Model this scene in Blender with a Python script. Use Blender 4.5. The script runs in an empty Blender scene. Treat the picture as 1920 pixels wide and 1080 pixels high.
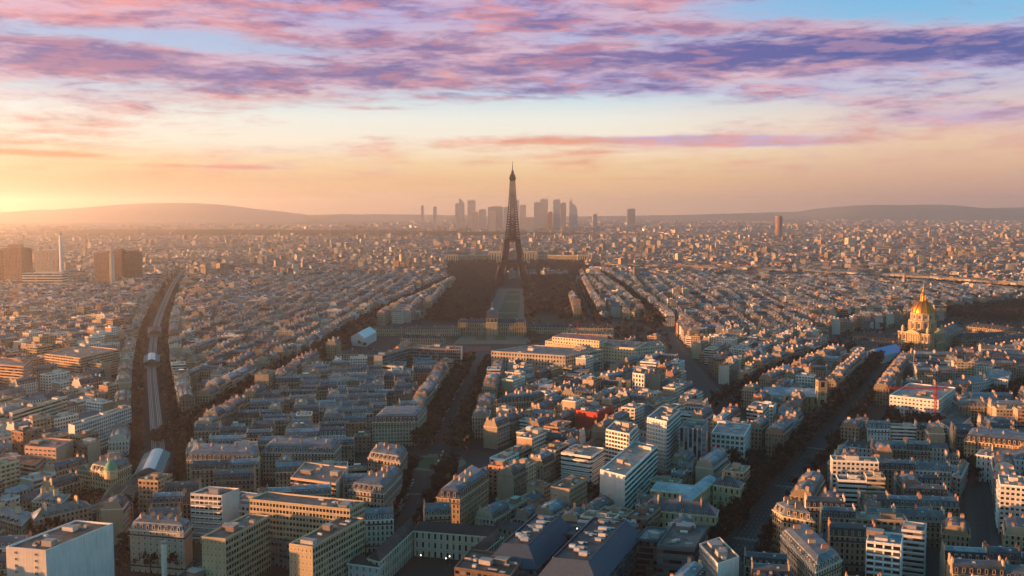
import bpy, math, random
import numpy as np
from mathutils import Vector, Matrix

# ------------------------------------------------------------------ camera, sky, sun, exposure
SC = bpy.context.scene
COL = SC.collection
FPX, HOR, CH = 1900.0, 388.0, 203.0           # focal length in photo pixels, horizon row, camera height (m)
PITCH = math.atan((540.0 - HOR) / FPX)
cam_d = bpy.data.cameras.new('camera'); cam = bpy.data.objects.new('camera', cam_d); COL.objects.link(cam)
cam.location = (0, 0, CH); cam.rotation_euler = (math.pi / 2 - PITCH, 0, 0)
cam_d.sensor_width = 36.0; cam_d.lens = 36.0 * FPX / 1920.0; cam_d.clip_start = 1.0; cam_d.clip_end = 60000.0
SC.camera = cam
SUN_AZ, SUN_EL, GLOW_AZ = -98.0, 3.6, -49.5                   # degrees: azimuth from the view direction (minus = left), elevation
SC.view_settings.view_transform = 'Standard'; SC.view_settings.look = 'None'
SC.view_settings.exposure = 1.45; SC.view_settings.gamma = 1.0
SC.cycles.use_denoising = True
SC.cycles.max_bounces = 4; SC.cycles.diffuse_bounces = 2; SC.cycles.glossy_bounces = 2
SC.cycles.transmission_bounces = 2; SC.cycles.volume_bounces = 2; SC.cycles.transparent_max_bounces = 6
SC.cycles.sample_clamp_indirect = 4.0
SC.cycles.caustics_reflective = False; SC.cycles.caustics_refractive = False


def lin(c):
    return tuple(((v / 255.0) / 12.92 if v / 255.0 <= 0.04045 else ((v / 255.0 + 0.055) / 1.055) ** 2.4) for v in c[:3])


class NT:
    """small helper to write node graphs as expressions"""
    def __init__(s, tree): s.t = tree; s.n = tree.nodes; s.l = tree.links
    def new(s, kind, **kw):
        n = s.n.new(kind)
        for k, v in kw.items(): setattr(n, k, v)
        return n
    def put(s, inp, v):
        if isinstance(v, bpy.types.NodeSocket): s.l.new(v, inp)
        else: inp.default_value = v
    def m(s, op, a, b=0.0, c=0.0, clamp=False):
        n = s.new('ShaderNodeMath', operation=op); n.use_clamp = clamp
        s.put(n.inputs[0], a); s.put(n.inputs[1], b)
        if len(n.inputs) > 2: s.put(n.inputs[2], c)
        return n.outputs[0]
    def add(s, a, b): return s.m('ADD', a, b)
    def sub(s, a, b): return s.m('SUBTRACT', a, b)
    def mul(s, a, b): return s.m('MULTIPLY', a, b)
    def div(s, a, b): return s.m('DIVIDE', a, b)
    def step(s, a, lo, hi):        # smoothstep, rising when lo < hi, falling otherwise
        n = s.new('ShaderNodeMapRange', interpolation_type='SMOOTHSTEP')
        s.put(n.inputs['Value'], a)
        if lo < hi:
            n.inputs['From Min'].default_value = lo; n.inputs['From Max'].default_value = hi
            n.inputs['To Min'].default_value = 0.0; n.inputs['To Max'].default_value = 1.0
        else:
            n.inputs['From Min'].default_value = hi; n.inputs['From Max'].default_value = lo
            n.inputs['To Min'].default_value = 1.0; n.inputs['To Max'].default_value = 0.0
        return n.outputs['Result']
    def mix(s, f, a, b, blend='MIX'):
        n = s.new('ShaderNodeMix', data_type='RGBA', blend_type=blend)
        s.put(n.inputs[0], f)
        for i, v in ((6, a), (7, b)):
            s.put(n.inputs[i], v if isinstance(v, bpy.types.NodeSocket) else (*v[:3], 1.0))
        return n.outputs[2]
    def xyz(s, x, y, z):
        n = s.new('ShaderNodeCombineXYZ'); s.put(n.inputs[0], x); s.put(n.inputs[1], y); s.put(n.inputs[2], z); return n.outputs[0]
    def noise(s, vec, scale, detail=2.0, rough=0.5, dist=0.0):
        n = s.new('ShaderNodeTexNoise'); s.put(n.inputs['Vector'], vec)
        n.inputs['Scale'].default_value = scale; n.inputs['Detail'].default_value = detail
        n.inputs['Roughness'].default_value = rough; n.inputs['Distortion'].default_value = dist
        return n.outputs['Fac']
    def ramp(s, f, stops):
        n = s.new('ShaderNodeValToRGB'); s.put(n.inputs[0], f)
        r = n.color_ramp; r.interpolation = 'LINEAR'
        while len(r.elements) < len(stops): r.elements.new(0.5)
        for e, (p, c) in zip(r.elements, stops): e.position = p; e.color = (*c[:3], 1.0)
        return n.outputs[0]


def build_world():
    W = bpy.data.worlds.new('World'); SC.world = W; W.use_nodes = True
    W.node_tree.nodes.clear(); T = NT(W.node_tree)
    tc = T.new('ShaderNodeTexCoord'); sp = T.new('ShaderNodeSeparateXYZ'); T.l.new(tc.outputs['Generated'], sp.inputs[0])
    x, y, z = sp.outputs
    az = T.mul(T.m('ARCTAN2', x, y), 180 / math.pi)
    el = T.mul(T.m('ARCSINE', z), 180 / math.pi)
    t = T.div(T.m('MAXIMUM', el, 0.0), 25.0)
    k = lambda e: e / 25.0
    base = T.ramp(t, [(0.0, lin((240, 190, 150))), (k(1.5), lin((244, 198, 148))), (k(2.5), lin((249, 218, 174))),
                      (k(3.5), lin((252, 240, 220))), (k(4.9), lin((240, 240, 232))), (k(6.2), lin((196, 222, 236))),
                      (k(8.5), lin((150, 200, 232))), (k(11), lin((112, 182, 228))), (k(14), lin((88, 150, 208))), (k(18), lin((72, 158, 196))), (1.0, lin((46, 140, 170)))])
    mauve = T.ramp(t, [(0.0, lin((196, 150, 138))), (k(1.2), lin((214, 168, 146))), (k(2.6), lin((232, 190, 158))),
                       (k(4.2), lin((240, 206, 178))), (k(5.6), lin((214, 200, 206))), (k(8.0), lin((150, 196, 228))),
                       (k(11), lin((112, 182, 228))), (k(14), lin((88, 150, 208))), (k(18), lin((72, 158, 196))), (1.0, lin((46, 140, 170)))])
    base = T.mix(T.step(az, 2.0, 26.0), base, mauve)
    base = T.mix(T.mul(T.mul(T.step(el, 6.0, 8.5), T.step(el, 20.0, 13.0)), T.mul(T.step(az, 22.0, 6.0), 0.55)), base, lin((190, 188, 222)))
    # streaky cloud layer: bands of elongated lumps, thicker to the violet, thin and lit to the pink
    def field(sa, se, seed, detail, rough, warp=0.0):
        p = T.xyz(T.mul(az, sa), T.mul(el, se), seed)
        if warp:
            wn = T.new('ShaderNodeTexNoise'); T.l.new(T.xyz(T.mul(az, sa * .6), T.mul(el, se * .6), seed + 5), wn.inputs['Vector']); wn.inputs['Scale'].default_value = 1.0; wn.inputs['Detail'].default_value = 3
            sc = T.new('ShaderNodeVectorMath', operation='SCALE'); T.l.new(wn.outputs['Color'], sc.inputs[0]); sc.inputs['Scale'].default_value = warp
            ad = T.new('ShaderNodeVectorMath', operation='ADD'); T.l.new(p, ad.inputs[0]); T.l.new(sc.outputs[0], ad.inputs[1]); p = ad.outputs[0]
        return T.noise(p, 1.0, detail, rough)
    band = field(0.055, 0.50, 2.0, 3, 0.5, 0.9)
    lump = field(0.20, 1.20, 11.0, 10, 0.60, 1.3)
    fine = field(0.62, 3.2, 21.0, 8, 0.66, 1.2)
    n2 = field(0.06, 0.30, 31.0, 3, 0.5, 0.5)

    def blob(a0, e0, sa, se, amp, slope=0.0):     # a soft bank of cloud round azimuth a0, elevation e0 (degrees)
        da = T.div(T.sub(az, a0), sa)
        de = T.div(T.sub(T.sub(el, e0), T.mul(T.sub(az, a0), slope)), se)
        g = T.m('EXPONENT', T.mul(T.add(T.mul(da, da), T.mul(de, de)), -1.0))
        return T.mul(g, amp)
    env = T.mul(T.step(el, 4.6, 7.0), 0.10)
    vio = None
    for b in ((-23, 7.7, 7, .8, .17), (-15, 7.0, 8, .7, .15), (-8, 9.1, 5, .9, .10), (-3, 8.6, 6, .6, .10), (1, 7.4, 10, .7, .16), (12, 8.2, 8, .5, .16), (20, 8.3, 11, .55, .26), (24, 7.6, 8, .5, .16), (6, 9.8, 7, .6, .08), (-6, 10.8, 8, .7, .06)):
        g = blob(*b); env = T.add(env, g); vio = g if vio is None else T.add(vio, g)
    for b in ((-17, 10.3, 12, 1.0, .10), (3, 10.4, 8, .9, .08), (-12, 6.0, 9, .5, .08), (10, 6.4, 8, .5, .08), (9, 3.72, 7, .20, .36), (13, 3.45, 4.5, .18, .26), (24, 4.7, 5, .45, .22), (-25, 2.72, 4, .13, .30, -.03), (-15.5, 2.15, 3, .10, .24, -.02),
              (-8, 5.4, 3, .14, .22), (7.5, 1.6, 2.6, .06, .22), (-3, 5.1, 13, .9, -.20), (24, 10.1, 8, .8, -.22), (-24, 8.9, 8, .5, -.16), (-12, 8.5, 7, .45, -.14), (-7, 7.6, 5, .35, -.12), (-20, 6.3, 6, .3, -.10), (7, 9.0, 4, .4, -.06), (15, 10.6, 5, .6, -.12)):
        env = T.add(env, blob(*b))
    n1 = T.add(T.add(T.mul(band, 0.42), T.mul(lump, 0.62)), T.mul(T.sub(fine, 0.5), 0.24))
    dens = T.add(n1, env)
    cov = T.step(dens, 0.44, 0.74)
    body = T.add(T.add(T.mul(lump, 0.95), T.mul(fine, 0.46)), T.mul(vio, 0.95))
    thick = T.step(body, 0.60, 0.93)
    off = T.noise(T.xyz(T.mul(az, 0.20), T.add(T.mul(el, 1.20), -0.22), 11.0), 1.0, 6, 0.6)
    lit = T.step(T.sub(lump, off), 0.0, 0.13)
    hue = T.step(T.add(n2, T.mul(az, 0.006)), 0.40, 0.62)
    pink = T.mix(T.step(el, 3.5, 7.5), lin((242, 166, 122)), lin((232, 176, 190)))
    thin = T.mix(hue, pink, lin((196, 172, 214)))
    dark = T.mix(T.step(az, -5.0, 20.0), lin((112, 92, 156)), lin((64, 64, 152)))
    dark = T.mix(T.step(el, 3.2, 6.0), lin((216, 146, 116)), dark)
    c = T.mix(thick, thin, dark)
    hi = T.mix(T.step(az, 2.0, 20.0), lin((252, 150, 136)), lin((240, 172, 180)))
    c = T.mix(T.mul(T.mul(lit, T.sub(1.0, T.mul(thick, 0.6))), 0.75), c, hi)
    cov = T.mul(cov, T.step(el, 1.0, 2.0))
    inview = T.step(el, 20.0, 12.5)
    sky = T.mix(T.mul(T.mul(cov, 0.92), inview), base, c)
    # unseen dusk sky behind and at right, set cool blue to fill shaded walls
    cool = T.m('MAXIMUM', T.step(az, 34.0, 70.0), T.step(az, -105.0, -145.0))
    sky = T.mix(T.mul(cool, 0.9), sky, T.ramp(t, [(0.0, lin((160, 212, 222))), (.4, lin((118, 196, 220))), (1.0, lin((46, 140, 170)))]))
    # added warm glow left of the view, away from the sun, brightening the haze
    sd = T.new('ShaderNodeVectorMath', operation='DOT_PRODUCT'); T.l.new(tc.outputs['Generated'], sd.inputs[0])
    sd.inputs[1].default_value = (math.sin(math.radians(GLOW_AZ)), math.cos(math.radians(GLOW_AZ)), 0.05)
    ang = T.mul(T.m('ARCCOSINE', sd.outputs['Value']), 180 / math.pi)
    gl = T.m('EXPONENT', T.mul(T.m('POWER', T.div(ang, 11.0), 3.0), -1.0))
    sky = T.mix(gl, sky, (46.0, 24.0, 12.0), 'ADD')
    # physically based sky adds its own warm glow round the low sun
    ns = T.new('ShaderNodeTexSky', sky_type='NISHITA'); ns.sun_disc = False
    ns.sun_elevation = math.radians(SUN_EL); ns.sun_rotation = math.radians(SUN_AZ); ns.air_density = 1.2; ns.dust_density = 2.0
    sc_ = T.new('ShaderNodeVectorMath', operation='SCALE'); T.l.new(ns.outputs[0], sc_.inputs[0]); sc_.inputs['Scale'].default_value = 0.01
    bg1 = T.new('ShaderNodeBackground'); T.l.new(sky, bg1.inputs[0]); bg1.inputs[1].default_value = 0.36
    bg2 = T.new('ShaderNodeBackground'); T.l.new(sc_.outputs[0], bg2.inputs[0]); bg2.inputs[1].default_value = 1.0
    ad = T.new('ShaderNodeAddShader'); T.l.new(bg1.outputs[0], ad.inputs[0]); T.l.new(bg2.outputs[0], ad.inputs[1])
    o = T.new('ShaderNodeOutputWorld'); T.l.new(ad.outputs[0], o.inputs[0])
build_world()

sun_d = bpy.data.lights.new('sun', 'SUN'); sun = bpy.data.objects.new('sun', sun_d); COL.objects.link(sun)
sun_d.energy = 5.0; sun_d.angle = math.radians(0.6); sun_d.color = (1.0, 0.42, 0.15)
_a, _e = math.radians(SUN_AZ), math.radians(SUN_EL)
SUN_DIR = Vector((math.sin(_a) * math.cos(_e), math.cos(_a) * math.cos(_e), math.sin(_e)))
sun.rotation_euler = (-SUN_DIR).to_track_quat('-Z', 'Y').to_euler()


def build_haze():
    bx0, bx1, by0, by1, bz0, bz1 = -15000, 15000, -2500, 18500, -3.0, 350.0
    v = [(x, y, z) for z in (bz0, bz1) for y in (by0, by1) for x in (bx0, bx1)]
    f = [(0, 2, 3, 1), (4, 5, 7, 6), (0, 1, 5, 4), (2, 6, 7, 3), (0, 4, 6, 2), (1, 3, 7, 5)]
    me = bpy.data.meshes.new('haze'); me.from_pydata(v, [], f)
    o = bpy.data.objects.new('haze', me); COL.objects.link(o); o['kind'] = 'stuff'
    m = bpy.data.materials.new('haze_air'); m.use_nodes = True; m.node_tree.nodes.clear(); T = NT(m.node_tree)
    pv = T.new('ShaderNodeVolumePrincipled')
    pv.inputs['Color'].default_value = (1.0, 0.93, 0.84, 1); pv.inputs['Density'].default_value = 1 / 15000.0
    pv.inputs['Anisotropy'].default_value = 0.80
    T.l.new(pv.outputs[0], T.new('ShaderNodeOutputMaterial').inputs['Volume'])
    me.materials.append(m)
build_haze()

# ------------------------------------------------------------------ helpers
rng = np.random.default_rng(11); random.seed(11)
CP, SP = math.cos(PITCH), math.sin(PITCH)


def P(px, py, z=0.0):
    """point of the scene at height z that the photograph shows at pixel (px, py)"""
    dx, dv = (px - 960.0) / FPX, (540.0 - py) / FPX
    dy, dz = CP + dv * SP, -SP + dv * CP
    t = (z - CH) / dz
    return (dx * t, dy * t)


def proj(x, y, z):
    """pixel of the photograph at which a scene point appears (arrays allowed)"""
    zz = z - CH
    d = y * CP - zz * SP
    return 960 + FPX * x / d, 540 - FPX * (y * SP + zz * CP) / d


def tag(o, label=None, cat=None, group=None, kind=None):
    for k, v in (('label', label), ('category', cat), ('group', group), ('kind', kind)):
        if v: o[k] = v
    return o


def empty(name, loc=(0, 0, 0), rz=0.0, label=None, cat=None, group=None):
    o = bpy.data.objects.new(name, None); COL.objects.link(o)
    o.location = loc; o.rotation_euler = (0, 0, rz); o.empty_display_size = 2
    return tag(o, label, cat, group)


MATS = {}


def mat_plain(name, c, rough=0.8, metal=0.0, var=0.15, scale=0.15, spec=0.4):
    m = bpy.data.materials.new(name); m.use_nodes = True; T = NT(m.node_tree); b = T.n['Principled BSDF']
    g = T.new('ShaderNodeNewGeometry')
    n = T.noise(g.outputs['Position'], scale, 4, 0.6)
    f = T.add(T.mul(n, 2 * var), 1 - var)
    n = T.new('ShaderNodeMix', data_type='RGBA', blend_type='MULTIPLY'); n.inputs[0].default_value = 1
    n.inputs[6].default_value = (*c, 1); T.l.new(f, n.inputs[7])
    T.l.new(n.outputs[2], b.inputs['Base Color'])
    b.inputs['Roughness'].default_value = rough; b.inputs['Metallic'].default_value = metal
    b.inputs['Specular IOR Level'].default_value = spec
    MATS[name] = m
    return m


def attr(T, name, out='Color'):
    n = T.new('ShaderNodeAttribute'); n.attribute_name = name; return n


def mat_facade():
    m = bpy.data.materials.new('facade'); m.use_nodes = True; T = NT(m.node_tree); b = T.n['Principled BSDF']
    tone = attr(T, 'tone'); sty = attr(T, 'sty'); uv = T.new('ShaderNodeUVMap'); uv.uv_map = 'UVMap'
    su = T.new('ShaderNodeSeparateXYZ'); T.l.new(uv.outputs[0], su.inputs[0])
    ss = T.new('ShaderNodeSeparateXYZ'); T.l.new(sty.outputs['Vector'], ss.inputs[0])
    u, v = su.outputs[0], su.outputs[1]
    ww, wh, kind = ss.outputs
    fu, fv = T.m('FRACT', u), T.m('FRACT', v)
    iu, iv = T.m('FLOOR', u), T.m('FLOOR', v)
    du = T.m('ABSOLUTE', T.sub(fu, 0.5)); dv = T.m('ABSOLUTE', T.sub(fv, 0.52))
    win = T.mul(T.m('LESS_THAN', du, T.mul(ww, 0.5)), T.m('LESS_THAN', dv, T.mul(wh, 0.5)))
    sur = T.mul(T.m('LESS_THAN', du, T.add(T.mul(ww, 0.5), 0.07)), T.m('LESS_THAN', dv, T.add(T.mul(wh, 0.5), 0.06)))
    sur = T.mul(T.sub(sur, win), T.m('GREATER_THAN', ww, 0.01))
    wn = T.new('ShaderNodeTexWhiteNoise', noise_dimensions='3D'); T.l.new(T.xyz(iu, iv, T.mul(tone.outputs['Alpha'], 91.7)), wn.inputs[0])
    h = wn.outputs['Value']
    glass = T.mix(T.step(h, 0.62, 1.0), (0.012, 0.014, 0.018), (0.20, 0.19, 0.18))
    g = T.new('ShaderNodeNewGeometry')
    n1 = T.noise(g.outputs['Position'], 0.06, 3, 0.6)
    sp = T.new('ShaderNodeSeparateXYZ'); T.l.new(g.outputs['Position'], sp.inputs[0])
    st = T.noise(T.xyz(T.mul(sp.outputs[0], 0.9), T.mul(sp.outputs[1], 0.9), T.mul(sp.outputs[2], 0.08)), 1.0, 4, 0.6)
    f = T.add(T.add(T.mul(n1, 0.42), T.mul(st, 0.55)), 0.32)
    f = T.mul(f, T.add(1.0, T.mul(sur, 0.22)))
    line = T.m('GREATER_THAN', fv, 0.93)
    f = T.mul(f, T.sub(1.0, T.mul(T.mul(line, T.m('GREATER_THAN', ww, 0.01)), 0.22)))
    # some window bays carry closed shutters or awnings
    wall = T.mix(1.0, tone.outputs['Color'], (1, 1, 1), 'MULTIPLY')
    mm = T.new('ShaderNodeMix', data_type='RGBA', blend_type='MULTIPLY'); mm.inputs[0].default_value = 1
    T.l.new(wall, mm.inputs[6]); T.l.new(f, mm.inputs[7])
    T.l.new(T.mix(win, mm.outputs[2], glass), b.inputs['Base Color'])
    T.l.new(T.add(T.mul(win, -0.70), 0.85), b.inputs['Roughness'])
    bp = T.new('ShaderNodeBump'); bp.inputs['Distance'].default_value = 0.35; bp.inputs['Strength'].default_value = 0.5
    T.l.new(T.sub(1.0, win), bp.inputs['Height']); T.l.new(bp.outputs[0], b.inputs['Normal'])
    MATS['facade'] = m


def mat_roof():
    m = bpy.data.materials.new('roofing'); m.use_nodes = True; T = NT(m.node_tree); b = T.n['Principled BSDF']
    tone = attr(T, 'tone'); g = T.new('ShaderNodeNewGeometry')
    vo = T.new('ShaderNodeTexVoronoi'); T.l.new(g.outputs['Position'], vo.inputs['Vector']); vo.inputs['Scale'].default_value = 0.22
    sv = T.new('ShaderNodeSeparateColor'); T.l.new(vo.outputs['Color'], sv.inputs[0])
    n = T.noise(g.outputs['Position'], 0.5, 5, 0.65)
    f = T.add(T.add(T.mul(sv.outputs[0], 0.5), T.mul(n, 0.7)), 0.25)
    mm = T.new('ShaderNodeMix', data_type='RGBA', blend_type='MULTIPLY'); mm.inputs[0].default_value = 1
    T.l.new(tone.outputs['Color'], mm.inputs[6]); T.l.new(f, mm.inputs[7])
    T.l.new(mm.outputs[2], b.inputs['Base Color'])
    T.l.new(T.add(T.mul(sv.outputs[1], 0.3), 0.38), b.inputs['Roughness'])
    b.inputs['Metallic'].default_value = 0.15
    MATS['roofing'] = m


def mat_tone():
    m = bpy.data.materials.new('painted'); m.use_nodes = True; T = NT(m.node_tree); b = T.n['Principled BSDF']
    tone = attr(T, 'tone'); g = T.new('ShaderNodeNewGeometry')
    f = T.add(T.mul(T.noise(g.outputs['Position'], 0.8, 4, 0.6), 0.7), 0.65)
    mm = T.new('ShaderNodeMix', data_type='RGBA', blend_type='MULTIPLY'); mm.inputs[0].default_value = 1
    T.l.new(tone.outputs['Color'], mm.inputs[6]); T.l.new(f, mm.inputs[7])
    T.l.new(mm.outputs[2], b.inputs['Base Color']); b.inputs['Roughness'].default_value = 0.8
    MATS['painted'] = m


mat_facade(); mat_roof(); mat_tone()
FAC, ROOF, PLAIN = 0, 1, 2
TRIO = ['facade', 'roofing', 'painted']


class MB:
    """mesh collector: chunks of equal-sized faces with uv, material, tone (rgb + random) and window style per face"""
    def __init__(s): s.c = []; s.nv = 0
    def add(s, V, F, UV=None, mat=PLAIN, tone=(0.4, 0.4, 0.4, 0.5), sty=(0, 0, 0)):
        V = np.asarray(V, float).reshape(-1, 3); F = np.asarray(F, np.int64); nf = len(F)
        UV = np.zeros((nf, F.shape[1], 2)) if UV is None else np.asarray(UV, float).reshape(nf, F.shape[1], 2)
        mat = np.broadcast_to(np.asarray(mat, np.int64), (nf,))
        tone = np.asarray(tone, float)
        if tone.shape[-1] == 3: tone = np.concatenate([tone, np.full(tone.shape[:-1] + (1,), 0.37)], -1)
        s.c.append((V, F + s.nv, UV, mat, np.broadcast_to(tone, (nf, 4)), np.broadcast_to(np.asarray(sty, float), (nf, 3))))
        s.nv += len(V)
    def mesh(s, name, mats=TRIO, smooth=False):
        me = bpy.data.meshes.new(name)
        V = np.concatenate([c[0] for c in s.c]); me.vertices.add(len(V)); me.vertices.foreach_set('co', V.astype(np.float32).ravel())
        loops = np.concatenate([c[1].ravel() for c in s.c])
        sizes = np.concatenate([np.full(len(c[1]), c[1].shape[1]) for c in s.c])
        me.loops.add(len(loops)); me.loops.foreach_set('vertex_index', loops.astype(np.int32))
        me.polygons.add(len(sizes)); st = np.concatenate([[0], np.cumsum(sizes)[:-1]])
        me.polygons.foreach_set('loop_start', st.astype(np.int32))
        me.polygons.foreach_set('material_index', np.concatenate([c[3] for c in s.c]).astype(np.int32))
        uv = me.uv_layers.new(name='UVMap'); uv.data.foreach_set('uv', np.concatenate([c[2].reshape(-1, 2) for c in s.c]).astype(np.float32).ravel())
        a = me.attributes.new('tone', 'FLOAT_COLOR', 'FACE'); a.data.foreach_set('color', np.concatenate([c[4] for c in s.c]).astype(np.float32).ravel())
        a = me.attributes.new('sty', 'FLOAT_VECTOR', 'FACE'); a.data.foreach_set('vector', np.concatenate([c[5] for c in s.c]).astype(np.float32).ravel())
        me.update(calc_edges=True); me.validate()
        me.polygons.foreach_set('use_smooth', np.full(len(sizes), bool(smooth)))
        for k in mats: me.materials.append(MATS[k])
        return me
    def build(s, name, parent=None, mats=TRIO, smooth=False, loc=None):
        o = bpy.data.objects.new(name, s.mesh(name, mats, smooth)); COL.objects.link(o)
        if parent is not None: o.parent = parent
        if loc is not None: o.location = loc
        return o
    # -------- shapes
    def box(s, c, h, mat=PLAIN, tone=(.4, .4, .4), top=None, rz=0.0, uvn=None, sty=(0, 0, 0), roofmat=None, rooftone=None, taper=(1, 1), bottom=False):
        """box centred at c=(x,y) from z0 to z1: c=(x,y,z0,z1), half sizes h=(hx,hy), top half sizes scaled by taper"""
        x, y, z0, z1 = c; hx, hy = h; tx, ty = hx * taper[0], hy * taper[1]
        L = np.array([(-hx, -hy, z0), (hx, -hy, z0), (hx, hy, z0), (-hx, hy, z0), (-tx, -ty, z1), (tx, -ty, z1), (tx, ty, z1), (-tx, ty, z1)], float)
        cr, sr = math.cos(rz), math.sin(rz)
        V = np.stack([L[:, 0] * cr - L[:, 1] * sr + x, L[:, 0] * sr + L[:, 1] * cr + y, L[:, 2]], 1)
        F = [(0, 1, 5, 4), (1, 2, 6, 5), (2, 3, 7, 6), (3, 0, 4, 7)]
        nf, ns, nv = uvn if uvn else (1, 1, 1)
        UV = [[(0, 0), (n, 0), (n, nv), (0, nv)] for n in (nf, ns, nf, ns)]
        s.add(V, F, UV, mat, tone, sty)
        s.add(V[4:], [(0, 1, 2, 3)], None, mat if roofmat is None else roofmat, tone if rooftone is None else rooftone)
        if bottom: s.add(V[:4], [(3, 2, 1, 0)], None, mat, tone)
    def bar(s, a, b, r, mat=PLAIN, tone=(.1, .1, .1), r2=None):
        """square bar from a to b"""
        a, b = np.array(a, float), np.array(b, float); d = b - a; n = np.linalg.norm(d)
        if n < 1e-6: return
        d /= n; u = np.cross(d, (0, 0, 1.0) if abs(d[2]) < .95 else (1.0, 0, 0)); u /= np.linalg.norm(u); w = np.cross(d, u)
        r2 = r if r2 is None else r2
        V = [a + r * (i * u + j * w) for i, j in ((-1, -1), (1, -1), (1, 1), (-1, 1))] + [b + r2 * (i * u + j * w) for i, j in ((-1, -1), (1, -1), (1, 1), (-1, 1))]
        s.add(V, [(0, 1, 5, 4), (1, 2, 6, 5), (2, 3, 7, 6), (3, 0, 4, 7), (4, 5, 6, 7), (3, 2, 1, 0)], None, mat, tone)
    def lathe(s, prof, seg=24, c=(0, 0), mat=PLAIN, tone=(.4, .4, .4), uvn=None, sty=(0, 0, 0), a0=0.0, cap=True):
        n = len(prof); A = np.arange(seg) * 2 * math.pi / seg + a0
        V = np.array([(c[0] + r * math.cos(t), c[1] + r * math.sin(t), z) for r, z in prof for t in A])
        F, UV = [], []
        for i in range(n - 1):
            for j in range(seg):
                k = (j + 1) % seg
                F.append((i * seg + j, i * seg + k, (i + 1) * seg + k, (i + 1) * seg + j))
                a = (uvn[0] / seg * j, uvn[0] / seg * (j + 1)) if uvn else (0, 1)
                b = (uvn[1] * i / (n - 1), uvn[1] * (i + 1) / (n - 1)) if uvn else (0, 1)
                UV.append([(a[0], b[0]), (a[1], b[0]), (a[1], b[1]), (a[0], b[1])])
        s.add(V, F, UV, mat, tone, sty)
        if cap and prof[-1][0] > 0.05:
            s.add(V[-seg:], [tuple(range(seg))], None, mat, tone)
    def prism(s, poly, z0, z1, mat=FAC, tone=(.4, .4, .4), bay=3.0, floor=3.2, sty=(0, 0, 0), top=True, topmat=ROOF, toptone=(.2, .2, .2), styles=None, inset=0.0, tops=None):
        """walls over a counter-clockwise polygon; styles gives one window style per wall; tops = another polygon for the upper edge"""
        n = len(poly); up = tops if tops is not None else poly
        V = [(x, y, z0) for x, y in poly] + [(x, y, z1) for x, y in up]
        nv = max(1, round((z1 - z0) / floor)) if floor else 1
        for i in range(n):
            j = (i + 1) % n; L = math.dist(poly[i], poly[j]); nu = max(1, round(L / bay)) if bay else 1
            s.add([V[i], V[j], V[n + j], V[n + i]], [(0, 1, 2, 3)], [[(0, 0), (nu, 0), (nu, nv), (0, nv)]], mat, tone, styles[i] if styles else sty)
        if top: s.add(V[n:], [tuple(range(n))], None, topmat, toptone)


def inset(poly, d):
    """polygon (counter-clockwise) moved inwards by d"""
    n = len(poly); out = []
    for i in range(n):
        p0, p1, p2 = np.array(poly[i - 1]), np.array(poly[i]), np.array(poly[(i + 1) % n])
        a = (p1 - p0) / np.linalg.norm(p1 - p0); b = (p2 - p1) / np.linalg.norm(p2 - p1)
        na, nb = np.array((-a[1], a[0])), np.array((-b[1], b[0]))
        k = na + nb; k = k / max(1e-6, (k @ na))
        out.append(tuple(p1 + k * d))
    return out


def ccw(poly):
    a = sum(poly[i][0] * poly[(i + 1) % len(poly)][1] - poly[(i + 1) % len(poly)][0] * poly[i][1] for i in range(len(poly)))
    return list(poly) if a > 0 else list(poly)[::-1]


def roofpoly(pix, h):
    """footprint of a building from its roof corners in the photograph (three corners: the fourth completes a parallelogram) and its height"""
    p = [P(x, y, h) for x, y in pix]
    if len(p) == 3: p.append((p[0][0] + p[2][0] - p[1][0], p[0][1] + p[2][1] - p[1][1]))
    return ccw(p)


# ------------------------------------------------------------------ occupancy of the ground
GX0, GY0, GC = -5200.0, 350.0, 2.5
OCC = np.zeros((3900, 4160), bool)      # rows y, columns x


def block_poly(poly, val=True):
    p = np.array(poly); lo = p.min(0); hi = p.max(0)
    c0, c1 = int(max(0, (lo[0] - GX0) / GC)), int(min(OCC.shape[1], (hi[0] - GX0) / GC + 2))
    r0, r1 = int(max(0, (lo[1] - GY0) / GC)), int(min(OCC.shape[0], (hi[1] - GY0) / GC + 2))
    if c1 <= c0 or r1 <= r0: return
    X, Y = np.meshgrid(GX0 + (np.arange(c0, c1) + .5) * GC, GY0 + (np.arange(r0, r1) + .5) * GC)
    ins = np.zeros(X.shape, bool); n = len(p)
    for i in range(n):
        x1, y1 = p[i]; x2, y2 = p[(i + 1) % n]
        if y1 == y2: continue
        ins ^= ((y1 > Y) != (y2 > Y)) & (X < (x2 - x1) * (Y - y1) / (y2 - y1) + x1)
    OCC[r0:r1, c0:c1][ins] = val


def strip(pts, w):
    """left and right edges of a band of width w along a polyline"""
    pts = [np.array(p) for p in pts]; L, R = [], []
    for i, p in enumerate(pts):
        d = (pts[min(i + 1, len(pts) - 1)] - pts[max(i - 1, 0)]); d = d / np.linalg.norm(d); n = np.array((-d[1], d[0]))
        L.append(tuple(p + n * w / 2)); R.append(tuple(p - n * w / 2))
    return L, R


def rect_cells(x, y, th, L, W, sp=2.2):
    nx, ny = max(2, int(L / sp) + 1), max(2, int(W / sp) + 1)
    a, b = np.meshgrid(np.linspace(-L / 2, L / 2, nx), np.linspace(-W / 2, W / 2, ny))
    c, s = math.cos(th), math.sin(th)
    col = ((a * c - b * s + x - GX0) / GC).astype(int); row = ((a * s + b * c + y - GY0) / GC).astype(int)
    return np.clip(row, 0, OCC.shape[0] - 1).ravel(), np.clip(col, 0, OCC.shape[1] - 1).ravel()


def free(x, y, th, L, W):
    r, c = rect_cells(x, y, th, L - 1.2, W - 1.2); return not OCC[r, c].any()


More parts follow.
